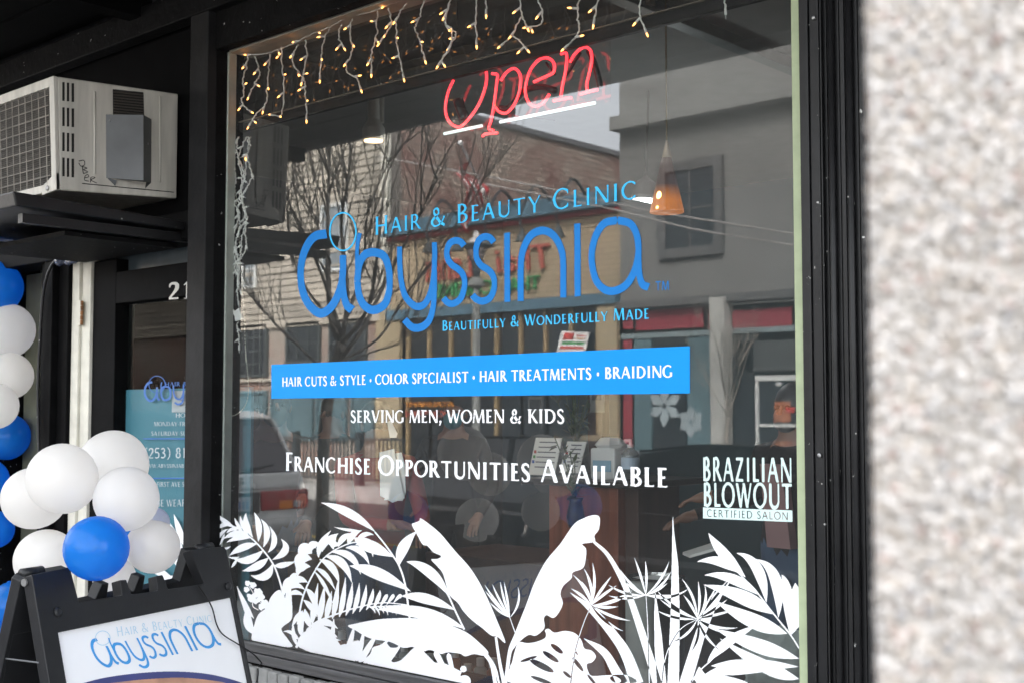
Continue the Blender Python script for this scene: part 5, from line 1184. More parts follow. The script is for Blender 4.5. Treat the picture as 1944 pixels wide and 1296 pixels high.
def window(parent, x0p, x1p, y0p, y1p, nx=1, ny=2, y=YF, frame=None, glass=None, fw=.07):
    xc_ = (x0p+x1p)/2; x0, x1 = FX(x0p,y), FX(x1p,y); z1_, z0_ = FZ(xc_,y0p,y), FZ(xc_,y1p,y)
    mb = MB()
    for a, b, c_, d_ in ((x0,x1,z1_-fw,z1_),(x0,x1,z0_,z0_+fw),(x0,x0+fw,z0_+fw,z1_-fw),(x1-fw,x1,z0_+fw,z1_-fw)): mb.box(a,-y,c_,b,-y+.12,d_)
    f = part('window', mb, frame or wf, parent)
    m2 = MB()
    for i in range(1, nx): xx = x0+(x1-x0)*i/nx; part('glazing_bar', MB().box(xx-.02,-y,z0_+fw,xx+.02,-y+.1,z1_-fw), frame or wf, f)
    for j in range(1, ny): zz = z0_+(z1_-z0_)*j/ny; part('glazing_bar', MB().box(x0+fw,-y,zz-.02,x1-fw,-y+.095,zz+.02), frame or wf, f)
    part('pane', MB().box(x0+fw*.5,-y,z0_+fw*.5,x1-fw*.5,-y+.08,z1_-fw*.5), glass or mat('pale_window_glass', (.2,.23,.25), .1, var=.3, scale=.7), f)
window(house, 612,664,388,516, 1, 2); window(house, 463,490,476,548, 1, 2)
dkf = mat('dark_green_frame', (.05,.06,.06), .5)
brk = brickmat('dull_red_brick', (.2,.1,.075), (.26,.14,.1), (.3,.27,.24), patch=(.3,.26,.22))
part('ground_floor', MB().box(XH0,-YF,0,XH1-.23,-YF+.03,zb_-.221), brk, house)
window(house, 436,512,618,716, 6, 4, frame=dkf, glass=darkglass); window(house, 548,612,612,690, 3, 2, frame=dkf, glass=darkglass); window(house, 630,700,606,696, 3, 2, frame=dkf, glass=darkglass)
for x0p, x1p in ((436,512),(520,600),(606,664),(672,716)): window(house, x0p, x1p, 742, 835, 2, 1, frame=M['tealish_panel'], glass=tealpane)
part('sill_band', frect(MB(), 430,716,716,722, .14), stone, house)
# side wall of old brick
brk2 = brickmat('patchy_old_brick', (.34,.25,.2), (.5,.42,.34), (.2,.16,.14), patch=(.22,.12,.1), w=.4, h=.14, ms=.028)
nt = brk2.node_tree
for n_ in nt.nodes:                     # this wall runs away from the street: lay the courses along y
    if n_.type == 'COMBXYZ':
        for l in list(n_.inputs['X'].links): fs_ = l.from_node; nt.links.remove(l)
        nt.links.new(fs_.outputs['Y'], n_.inputs['X'])
part('side_wall', MB().box(XH1-.3,-YF-34,0,XH1,-YF-.351,zroof), brk2, house)
part('parapet_cap', MB().box(XH1-.36,-YF-34,zroof,XH1+.08,-YF+.05,zroof+.14), mat('dark_capping', (.12,.12,.13), .6), house)
# -- the low restaurant
XT1 = FX(1178); rest = thing('restaurant_building', 'low tan brick restaurant with blue cornice and red raised letters, mirrored', 'restaurant', ((XH1+XT1)/2, -18, 0))
zc1, zc0 = FZ(1000,385), FZ(1000,417); zw0 = FZ(1000,570)
tanb = brickmat('tan_brick', (.34,.27,.18), (.41,.33,.22), (.26,.19,.11), w=.36, h=.11, ms=.016)
part('brick_wall', MB().box(XH1+.04,-YF-.3,zw0,XT1,-YF,zc0), tanb, rest)
slate = mat('slate_blue_paint', (.07,.14,.19), .55, var=.1); redp = mat('red_trim_paint', (.35,.04,.045), .5, var=.1); tanp = mat('tan_paint', (.36,.29,.18), .7, var=.12)
for k in range(5): part('cornice_board', MB().box(XH1+.04,-YF-.3,zc0+(zc1-zc0)*k/5,XT1,-YF+.3-.04*k,zc0+(zc1-zc0)*(k+1)/5-.008), slate, rest)
part('red_stripe', MB().box(XH1+.04,-YF,zc0-.09,XT1,-YF+.12,zc0-.005), redp, rest)
part('lower_fascia', MB().box(XH1+.04,-YF,zw0-.22,XT1,-YF+.16,zw0), slate, rest)
part('roof_deck', MB().box(XH1+.04,-YF-14,zc1-.3,XT1,-YF-.31,zc1-.1), mat('tar_roof', (.05,.05,.05), .9), rest)
part('back_shop', MB().box(XH1+.04,-YF-.5,0,XT1,-YF-.35,zw0), mat('dim_shop', (.035,.035,.035), .7, var=.5, scale=1), rest)
part('pier', frect(MB(), 719,764,592,962, .1), tanp, rest); part('pier', frect(MB(), 1140,1177,566,960, .1), tanp, rest)
x = FX(775); xe_ = FX(1136); n_w = 8; zt1, zt0 = FZ(950,686), FZ(950,694); mull = mat('mullion_tan', (.26,.19,.1), .6)
for i in range(n_w+1):
    xx = x+(xe_-x)*i/n_w; part('mullion', MB().box(xx-.045,-YF-.1,(zt1 if i % 4 else FZ(950,905)),xx+.045,-YF+.03,zw0-.221), mull, rest)
zt1, zt0 = FZ(950,686), FZ(950,694)
part('transom', MB().box(x,-YF-.1,zt0,xe_,-YF+.028,zt1), tanp, rest)
for i in range(n_w): 
    a, b = x+(xe_-x)*i/n_w+.051, x+(xe_-x)*(i+1)/n_w-.051
    part('pane', MB().box(a,-YF-.06,zt1+.002,b,-YF-.04,zw0-.222), darkglass, rest); part('pane', MB().box(a,-YF-.06,FZ(950,905),b,-YF-.04,zt0-.002), darkglass, rest)
part('bulkhead', MB().box(x,-YF-.1,0,xe_,-YF+.02,FZ(950,905)-.002), slate, rest)
def facade_text(s, px0, px1, ytop, ybot, m, nm, shear=0, out=.1, th=.06):    # text reads left to right for someone in the street
    v, f, dim = font_mb(s, shear); xl, xr = FX(max(px0,px1)), FX(min(px0,px1)); pc = (px0+px1)/2; z0_, z1_ = FZ(pc, ybot), FZ(pc, ytop)
    y = -YF+out; mb = MB(); n = len(v)
    vs = [(xl+(xr-xl)*a, y, z0_+(z1_-z0_)*b) for a, b in v]+[(xl+(xr-xl)*a, y-th, z0_+(z1_-z0_)*b) for a, b in v]
    from collections import Counter
    ec = Counter(); 
    for q in f:
        for i in range(len(q)): ec[tuple(sorted((q[i], q[(i+1) % len(q)])))] += 1
    fs = [tuple(q) for q in f]+[(a, b, b+n, a+n) for (a, b), c_ in ec.items() if c_ == 1]
    mb.add(vs, fs); part(nm, mb, m, rest)
redl = mat('red_channel_letter', (.42,.1,.07), .5); grl = mat('green_letter', (.04,.28,.09), .5)
facade_text('Thai', 945,1048,468,514, redl, 'red_lettering', .1); facade_text('Lahin', 812,900,474,532, redl, 'red_lettering', .1)
facade_text('THAI', 966,1028,526,552, grl, 'green_lettering'); facade_text('CUISINE', 829,940,536,563, grl, 'green_lettering')
facade_text('ATAUNAHT', 774,866,762,772, mat('amber_sign_letter', (.5,.2,.03), .5), 'amber_lettering')
facade_text('OPEN', 776,850,779,790, redl, 'red_window_lettering')
gm_ = mat('dark_lamp_metal', (.03,.04,.045), .5)
for hx_, hy_ in ((814,471),(869,468),(925,460),(991,449),(1060,441)):
    b = RF(hx_,hy_,YF-.9); top = Vector((b.x+.1,-YF+.1,zc0+.25)); o = part('gooseneck_lamp', MB().tube(smoothpath([top, top+Vector((0,.5,.3)), b+Vector((0,.05,.45)), b+Vector((0,0,.12))],5), .03, 6), gm_, rest)
    part('lamp_hood', MB().lathe(b, [(.15,-.1),(.07,.05),(.03,.13)], 12), gm_, o)
po = thing('window_poster', 'white poster with red and green print propped in the restaurant window, mirrored', 'poster', RF(1085,665,YF-.2))
vq = [RF(1066,628,YF-.1),RF(1119,631,YF-.1),RF(1111,668,YF-.1),RF(1056,668,YF-.1)]; part('sheet', MB().slab(vq, (0,-1,0), .02), pap, po)
def qd(u0,u1,v0,v1,m_,nm):
    def Lp(u, v): return vq[0].lerp(vq[1],u).lerp(vq[3].lerp(vq[2],u),v)+Vector((0,.004,0))
    part(nm, MB().add([Lp(u0,v0),Lp(u1,v0),Lp(u1,v1),Lp(u0,v1)],[(0,1,2,3)]), m_, po)
qd(.12,.48,.08,.4,cols_[0],'red_print'); qd(.58,.92,.15,.22,cols_[0],'print_line'); qd(.58,.9,.3,.36,mat('ink_orange',(.6,.3,.1),.8),'print_line'); qd(.12,.92,.5,.62,cols_[1],'green_print'); qd(.1,.92,.72,.84,cols_[0],'red_print')
# -- grey block on the right
XG1 = FX(1530)+.5; grey = thing('grey_building', 'plain grey rendered building beside the restaurant, mirrored', 'building', ((XT1+XG1)/2, -18, 0))
gr = mat('grey_render', (.17,.168,.16), .85, var=.08, scale=1.5, bump=.15); grd = mat('grey_render_dark', (.1,.1,.1), .8, var=.1)
zg0 = FZ(1275,580)
part('front_wall', MB().box(XT1+.02,-YF-.4,zg0,XG1,-YF+.02,9.1), gr, grey); part('return_wall', MB().box(XT1+.02,-YF-16,0,XT1+.4,-YF-.41,9.1), gr, grey)
part('ledge', MB().box(XT1+.02,-YF+.02,FZ(1350,222),XG1,-YF+.35,FZ(1350,195)), gr, grey)
part('ledge', MB().box(XT1+.02,-YF+.021,zg0-.02,XG1,-YF+.2,zg0+.12), grd, grey)
window(grey, 1256,1380,305,488, 2, 2, frame=grd, glass=darkglass, fw=.18);
maroon = mat('maroon_panel', (.26,.03,.045), .5, var=.1); gf = mat('grey_blue_frame', (.2,.25,.26), .5)
part('shop_back', MB().box(XT1+.02,-YF-.6,0,XG1,-YF-.5,zg0-.021), mat('dim_shop', (.03,.03,.03)), grey)
for a, b in ((1183,1202),(1208,1336),(1345,1361),(1392,1504)): part('red_panel', frect(MB(), a,b,586,624, -.02), maroon, grey)
part('sign_rail', frect(MB(), 1180,1520,626,636, .02), gf, grey)
part('white_column', frect(MB(), 1362,1390,566,905, .25), mat('grey_white_paint', (.42,.42,.39), .7, var=.08), grey)
part('red_strip', frect(MB(), 1183,1200,640,900, .0), maroon, grey)
for a, b, m_ in ((1204,1236,tealpane),(1240,1300,darkglass),(1304,1360,tealpane),(1392,1430,darkglass)): part('shop_pane', frect(MB(), a,b,640,905, -.1), m_, grey)
part('door_header', frect(MB(), 1396,1520,646,704, -.05), mat('dark_grey_panel', (.06,.065,.065), .6), grey)
f = part('door_frame', frect(MB(), 1436,1520,712,722, .06), wf, grey); part('door_frame', frect(MB(), 1436,1441,722,905, .06), wf, grey); part('door_frame', frect(MB(), 1441,1520,804,810, .05), wf, grey)
part('door_glass', frect(MB(), 1441,1524,722,905, .0), darkglass, grey)
part('red_notice', frect(MB(), 1492,1508,772,782, .03), cols_[0], grey); part('orange_display', frect(MB(), 1470,1500,762,800, .02), mat('orange_display', (.35,.12,.05), .7), grey)
part('door_number', frect(MB(), 1473,1484,724,732, .02), wf, grey)
for cx_, cy_2, rad, nn in ((1262,770,36,6),(1312,800,26,6)):
    c = RF(cx_,cy_2,YF-.0); o = thing('window_starburst', 'pale starburst decal in the shop window %s, mirrored' % ('under the banner end' if nn and cx_ < 1300 else 'nearer the white column'), 'decal', c)
    for k in range(nn):
        a = math.pi*2*k/nn+.5; d = Vector((math.cos(a),0,math.sin(a)))*rad/FPX*26; nrm = Vector((-d.z,0,d.x)).normalized()*.07
        part('arm', MB().slab([c+d*.12+nrm*.4,c+d*.6+nrm*1.5,c+d,c+d*.6-nrm*1.5,c+d*.12-nrm*.4], (0,1,0), .01), mat('pale_decal', (.32,.38,.4), .6), o)
# -- railing in front of the sided building
rl = thing('iron_railing', 'dark iron railing in front of the sided building, mirrored', 'railing', (FX(650,14.8), -14.8, 0))
xr0, xr1 = FX(500,14.8), FX(770,14.8); zt_r = FZ(640,829,14.8); ir = mat('dark_iron', (.03,.04,.045), .5)
part('top_rail', MB().box(xr0,-14.83,zt_r-.05,xr1,-14.77,zt_r), ir, rl); part('bottom_rail', MB().box(xr0,-14.82,.12,xr1,-14.78,.16), ir, rl)
bme = MB().box(-.012,-.012,.16,.012,.012,zt_r-.05).build('bar', ir, None); bd = bme.data; COL.objects.unlink(bme); bpy.data.objects.remove(bme)
x = xr0
while x < xr1: o = bpy.data.objects.new('bar', bd); COL.objects.link(o); o.parent = rl; o.location = (x-ORG[rl.name].x, 0, 0); x += .13
for xp in (563,684): xx = FX(xp,14.8); part('post', MB().box(xx-.08,-14.88,0,xx+.08,-14.72,zt_r+.12), ir, rl)
# -- street lamp
lp = thing('street_lamp', 'lantern topped street lamp in front of the red letters, mirrored', 'street lamp', (RF(904,700,12.8).x, -12.8, 0))
def LZ(y): return RF(904,y,12.8).z
c = Vector((ORG[lp.name].x, -12.8, 0)); rr = .011*20
part('post', MB().lathe(c, [(.14,0),(.12,.5),(.08,.6),(.07,LZ(590)),(.06,LZ(545))], 14), mat('pale_post_paint', (.2,.21,.2), .5), lp, smooth=True)
part('bracket', MB().lathe(c+Vector((0,0,LZ(548))), [(.07,0),(.16,.05),(.16,.1),(.08,.2)], 14), M['pale_post_paint'], lp)
part('stem', MB().lathe(c+Vector((0,0,LZ(540))), [(.05,0),(.09,LZ(500)-LZ(540)),(.11,LZ(495)-LZ(540))], 14), gm_, lp)
part('glass_body', MB().lathe(c+Vector((0,0,LZ(495))), [(.1,0),(.2,LZ(470)-LZ(495))], 8), mat('lantern_glass', (.35,.3,.3), .2), lp)
for k in range(6):
    a = k*math.pi/3; part('glazing_rib', MB().tube([c+Vector((math.cos(a)*.105,math.sin(a)*.105,LZ(495))), c+Vector((math.cos(a)*.205,math.sin(a)*.205,LZ(470)))], .012, 5), gm_, lp)
part('rim', MB().lathe(c+Vector((0,0,LZ(471))), [(.24,0),(.25,.05),(.2,.08)], 16), gm_, lp); part('cap', MB().lathe(c+Vector((0,0,LZ(467))), [(.19,0),(.12,.12),(.06,.16),(.05,.24),(.01,.27)], 16), mat('pale_lamp_cap', (.5,.48,.47), .4), lp, smooth=True)
# -- flag
fg = thing('flag', 'striped red and white flag drooping from a slanted pole, mirrored', 'flag', RF(880,280,14.5))
fp0, fp1 = RF(934,395,15.6), RF(874,272,14.2); part('pole', MB().tube([fp0, fp1], .03, 6), mat('flag_pole', (.5,.5,.5), .4), fg)
part('finial', MB().ball(fp1, .06, 10), mat('finial_white', (.7,.7,.7), .4), fg, smooth=True)
frd, fwh, fbl = mat('flag_red', (.45,.03,.04), .7), mat('flag_white', (.65,.62,.6), .7), mat('flag_blue', (.05,.07,.2), .7)
for k in range(9):
    u0, u1 = k/9, (k+1)/9
    def fl_(u, v): 
        a = fp1.lerp(fp0, .28+.5*v); return a+Vector((-.0-.16*math.sin(v*5+u*4)-.5*u*.8, .08*math.sin(u*9+v*7), -.25*u-.55*u*v))
    mb = MB(); N = 9
    for j in range(N): mb.add([fl_(u0,j/N),fl_(u1,j/N),fl_(u1,(j+1)/N),fl_(u0,(j+1)/N)],[(0,1,2,3)])
    part('stripe', mb, frd if k % 2 == 0 else fwh, fg, smooth=True)
# -- overhead wires
for i, (a, b) in enumerate((((1000,585-235),(1530,448)),((1150,395),(1530,470)))):
    p, q = RF(a[0],a[1],11), RF(b[0],b[1],9); o = thing('overhead_wire', ('upper','lower')[i]+' of the two thin overhead wires, mirrored at the right', 'wire', p, 'overhead wires')
    part('strand', MB().tube(smoothpath([p+(p-q)*1.0, p, (p+q)/2-Vector((0,0,.05)), q, q+(q-p)*.25],5), .012, 5), mat('pale_cable', (.4,.38,.36), .5), o)

# -- bare street trees
bark = mat('grey_bark', (.26,.235,.2), .85, var=.3, scale=12, bump=.4, bscale=40)
def RD(px, py, t): p = DP(px, py, t); return Vector((p.x, -p.y, p.z))
def tree(trunk, limbs, lab, t0, seed, r0, twigs=7):
    r_ = random.Random(seed); base = RD(trunk[0][0],trunk[0][1],t0); base.z = 0; o = thing('street_tree', lab, 'tree', base, 'bare street trees')
    tp_ = [RD(x,y,t0) for x, y in trunk]; tp_[0].z = 0
    part('trunk', MB().tube(smoothpath(tp_,5), list(np.linspace(r0, r0*.75, (len(tp_)-1)*5+1)), 10), bark, o, smooth=True)
    for l, r1 in limbs:
        L_ = [RD(x, y, t0+(i*r_.uniform(-.28,.28))) for i, (x, y) in enumerate(l)]; L_[0] = RD(*l[0], t0); P_ = [Vector(p) for p in smoothpath(L_, 6)]
        r1 *= .68; part('limb', MB().tube(P_, list(np.linspace(r1, r1*.2, len(P_))), 7), bark, o, smooth=True)
        for k in range(twigs):
            i = r_.randrange(len(P_)//4, len(P_)-1); d = (P_[i+1]-P_[i]).normalized(); side = Vector((r_.uniform(-1,1),r_.uniform(-1,1),r_.uniform(-.2,.5)))
            dd = (d+side*.55).normalized(); ln_ = r_.uniform(.5,1.2); q = P_[i]; Q = [q]
            for s_ in range(4): dd = (dd+Vector((r_.uniform(-.2,.2),r_.uniform(-.2,.2),.16))).normalized(); Q.append(Q[-1]+dd*ln_/4)
            part('branch', MB().tube(Q, list(np.linspace(r1*.38, .0025, 5)), 5), bark, o, smooth=True)
            for m__ in range(3):
                q2 = Q[r_.randrange(1,4)]; d2 = (dd+Vector((r_.uniform(-.8,.8),r_.uniform(-.8,.8),.2))).normalized(); part('twig', MB().tube([q2,q2+d2*.2,q2+(d2+Vector((0,0,.3)))*.38],[.005,.004,.0015],4), bark, o)
tree([(612,1190),(612,980),(616,820),(630,720),(648,652)],
     [([(648,655),(628,600),(622,480),(624,350),(628,250)],.05),([(648,655),(660,560),(648,430),(662,330),(665,240)],.035),([(640,690),(690,620),(740,520),(790,420),(850,300)],.035),([(650,640),(610,520),(570,430),(520,330)],.026),
      ([(648,655),(700,580),(720,450),(735,330),(790,240)],.03),([(632,720),(560,650),(500,590),(440,520)],.02),([(640,690),(720,640),(770,560),(860,440),(900,340)],.02),([(650,630),(590,560),(560,500),(545,400),(560,320)],.022),([(660,600),(690,500),(700,400),(760,260)],.024),([(636,700),(700,670),(760,650),(800,600)],.014),([(628,500),(600,420),(575,350),(560,290)],.016)],
     'bare many branched street tree mirrored at the left of the glass', 10.4, 5, .06, 9)
tree([(1378,905),(1379,840),(1382,790)], [([(1382,795),(1392,740),(1410,680),(1432,640)],.03),([(1382,795),(1374,730),(1362,660),(1345,600)],.028),([(1381,800),(1384,720),(1386,640),(1392,560)],.028),([(1382,790),(1405,720),(1425,650),(1440,590)],.02),([(1381,790),(1352,740),(1325,690),(1300,640)],.02)],
     'small bare tree mirrored in front of the white column', 22, 8, .06, 5)

# -- cars
def car(name, label, base, L, W, Hh, col, top_col=None, van=False, flip=1, plate=True, rotz=0):
    o = thing(name, label, 'van' if van else 'car', (0,0,0)); b = MB()
    hw = W/2
    if van: st = [(-L/2,.30,.9,1.05),(-L/2+.12,.25,.97,1.1),(-L/2+.9,.22,1.0,1.1),(0,.22,1.0,1.08),(L*.28,.22,1.0,1.0),(L*.4,.24,.95,.95),(L/2-.1,.3,.9,.82),(L/2,.4,.82,.68)]; roof = [(-L/2+.34,-.0),(-L/2+.55,Hh-.02),(0,Hh),(L*.14,Hh-.06),(L*.33,1.02)]
    else: st = [(-L/2,.35,.85,.78),(-L/2+.12,.25,.93,.92),(-L*.28,.2,1,.95),(0,.18,1,.93),(L*.2,.18,1,.9),(L*.36,.22,.97,.84),(L/2-.12,.26,.9,.74),(L/2,.38,.8,.6)]
    rings = []
    for x, zl_, wv, zh in st:
        w = hw*wv; rings.append([(x,-w*.9,zl_),(x,-w,zl_+.12),(x,-w,zh*.72),(x,-w*.94,zh*.97),(x,-w*.7,zh+.02),(x,w*.7,zh+.02),(x,w*.94,zh*.97),(x,w,zh*.72),(x,w,zl_+.12),(x,w*.9,zl_)])
    vs = [p for r in rings for p in r]; n = 10; fs = [(i*n+j,i*n+(j+1) % n,(i+1)*n+(j+1) % n,(i+1)*n+j) for i in range(len(rings)-1) for j in range(n)]+[tuple(range(n-1,-1,-1)),tuple(range((len(rings)-1)*n,len(rings)*n))]
    b.add(vs, fs); body = part('body', b, col, o, smooth=False, bevel=.03)
    if van: gp = [(-L/2+.06,1.02),(-L/2+.34,Hh-.06),(-L/2+.6,Hh),(0,Hh+.01),(L*.1,Hh-.05),(L*.32,.98)]
    else: gp = [(-L*.40,.9),(-L*.24,Hh-.06),(-L*.12,Hh),(L*.04,Hh),(L*.12,Hh-.06),(L*.27,.88)]
    gl = MB(); rv = []
    for x, z in gp: t = (z-.9)/(Hh-.9); w = hw*(.92-.2*max(0,t)); rv.append([(x,-w,z),(x,w,z)])
    lowz = .86; vs = [p for r in rv for p in r]+[(gp[0][0],-hw*.93,lowz),(gp[0][0],hw*.93,lowz),(gp[-1][0],-hw*.93,lowz),(gp[-1][0],hw*.93,lowz)]; N = len(gp)
    fs = [(2*i,2*i+1,2*i+3,2*i+2) for i in range(N-1)]+[tuple([2*i for i in range(N)]+[2*N+2,2*N]), tuple([2*i+1 for i in range(N)][::-1]+[2*N+1,2*N+3])]+[(0,2*N,2*N+1,1)]
    gl.add(vs, fs); part('glasshouse', gl, mat('car_window_glass', (.015,.017,.02), .06, coat=.5), o)
    rf = MB(); ra = [q for q in gp if q[1] > Hh-.12]; vs = []
    for x, z in ra: w = hw*.735; vs += [(x,-w,z+.008),(x,w,z+.008),(x,w,z+.03),(x,-w,z+.03)]
    rf.add(vs, [f_ for i in range(len(ra)-1) for f_ in ((4*i,4*i+1,4*i+5,4*i+4),(4*i+2,4*i+3,4*i+7,4*i+6),(4*i+1,4*i+2,4*i+6,4*i+5),(4*i+3,4*i,4*i+4,4*i+7))]+[(0,3,2,1),(4*len(ra)-4,4*len(ra)-3,4*len(ra)-2,4*len(ra)-1)]); part('roof', rf, col, o)
    for s_ in (-1,1):
        for (x0,z0),(x1,z1) in ((gp[0],gp[1]),(gp[-1],gp[-2]),((L*-.02,.9),(L*-.03,Hh))):
            w0, w1 = hw*.93, hw*.735; part('pillar_trim', MB().tube([(x0,s_*w0,z0),(x1,s_*w1,z1)], .03, 6), col, o)
        part('side_moulding', MB().box(-L*.42,s_*hw-.012,.52,L*.42,s_*hw+.012,.57), mat('chrome_strip', (.6,.6,.6), .25, metal=.9), o)
        part('mirror', MB().ball((L*.2,s_*(hw+.08),.98), .09, 10, sc=(.6,1,.7)), col, o, smooth=True)
        for x in (-L*.31,L*.31):
            wh = part('wheel', MB().lathe((x,s_*(hw-.12),.31), [(.31,-.1),(.33,-.06),(.33,.06),(.31,.1),(.2,.1)], 24, axis=(0,s_,0)), mat('tyre', (.02,.02,.02), .8), o, smooth=False)
            part('rim', MB().lathe((x,s_*(hw-.02),.31), [(.2,-.01),(.19,.01),(.05,.0),(.04,.02)], 16, axis=(0,s_,0)), mat('alloy', (.4,.4,.42), .35, metal=.8), wh)
        part('headlight', MB().box(L/2-.1,s_*hw*.55-.16,.56,L/2+.0,s_*hw*.55+.16,.68), mat('headlight_glass', (.6,.6,.62), .15), o, bevel=.02)
    return o
van = car('parked_minivan', 'silver minivan parked at the kerb showing its left tail lamp, mirrored', None, 4.75, 1.86, 1.72, mat('silver_paint', (.72,.73,.72), .3, var=.04, coat=.6), van=True)
L_, hw = 4.75, .93; tlr = mat('tail_lamp_red', (.35,.01,.015), .15, var=.2, coat=.5); amb_ = mat('tail_lamp_amber', (.75,.22,.01), .15)
xr = -L_/2
part('tailgate', MB().box(xr-.03,-hw*.86,.96,xr+.1,hw*.86,1.12), M['silver_paint'], van, bevel=.02)
part('rear_window', MB().hexa([(xr+.02,-hw*.8,1.13),(xr+.02,hw*.8,1.13),(xr+.2,hw*.8,1.13),(xr+.2,-hw*.8,1.13)],[(xr+.3,-hw*.68,1.6),(xr+.3,hw*.68,1.6),(xr+.36,hw*.68,1.6),(xr+.36,-hw*.68,1.6)]), mat('rear_window_glass', (.05,.045,.05), .08, var=.2, scale=2, coat=.6), van)
for s_ in (-1,1):
    tlp = part('tail_lamp', MB().box(xr-.025,min(s_*.3,s_*.9),.74,xr+.12,max(s_*.3,s_*.9),.94), tlr, van, bevel=.015)
    part('amber_lens', MB().box(xr-.032,min(s_*.52,s_*.68),.75,xr-.02,max(s_*.52,s_*.68),.835), amb_, tlp); part('reverse_lens', MB().box(xr-.031,min(s_*.70,s_*.79),.76,xr-.02,max(s_*.70,s_*.79),.83), mat('clear_lens', (.4,.4,.42), .2), tlp)
part('plate_recess', MB().box(xr-.03,-.27,.72,xr+.02,.27,.93), mat('plate_recess_black', (.03,.03,.03), .5), van)
pl_ = part('number_plate', MB().box(xr-.042,-.16,.75,xr-.031,.16,.89), mat('plate_white', (.5,.52,.55), .4), van, bevel=.004)
for i in range(6): part('plate_character', MB().box(xr-.046,-.13+i*.045,.775,xr-.043,-.13+i*.045+.024,.85), mat('plate_blue', (.06,.1,.25), .5), pl_)
em = MB().tube([(xr-.04,.055*math.copysign(abs(math.cos(a))**.5,math.cos(a)),1.04+.045*math.copysign(abs(math.sin(a))**.5,math.sin(a))) for a in np.linspace(0,6.283,25)[:-1]], .006, 6, closed=True)
for s_ in (-1,1): em.box(xr-.044,s_*.028-.007,1.01,xr-.034,s_*.028+.007,1.07)
em.box(xr-.044,-.022,1.033,xr-.034,.022,1.045); part('badge', em, M['chrome_strip'], van)
part('bumper', MB().box(xr-.1,-hw*.98,.36,xr+.14,hw*.98,.66), mat('lower_silver', (.5,.51,.5), .35, coat=.4), van, bevel=.05)
part('wiper', MB().tube([(xr-.0,.1,1.16),(xr+.06,.5,1.2)], .012, 6), gm_, van)
vc = RD(440,900,12.3); van.location = (vc.x-L_/2, vc.y-.05, -.13); van.rotation_euler = (0,0,math.pi)
dk = mat('dark_blue_black_paint', (.012,.016,.022), .2, var=.05, coat=.8); dk2 = mat('charcoal_paint', (.03,.032,.036), .2, var=.05, coat=.8)
c1 = car('parked_car', 'dark saloon car mirrored under the yellow pier', None, 4.5, 1.8, 1.42, dk); q = RD(1180,830,16.5); c1.location = (q.x, -8.6, -.13)
c2 = car('parked_car', 'charcoal saloon car mirrored behind the word AVAILABLE', None, 4.7, 1.85, 1.45, dk2); q = RD(1400,860,10.5); c2.location = (q.x+.6, q.y, -.13)
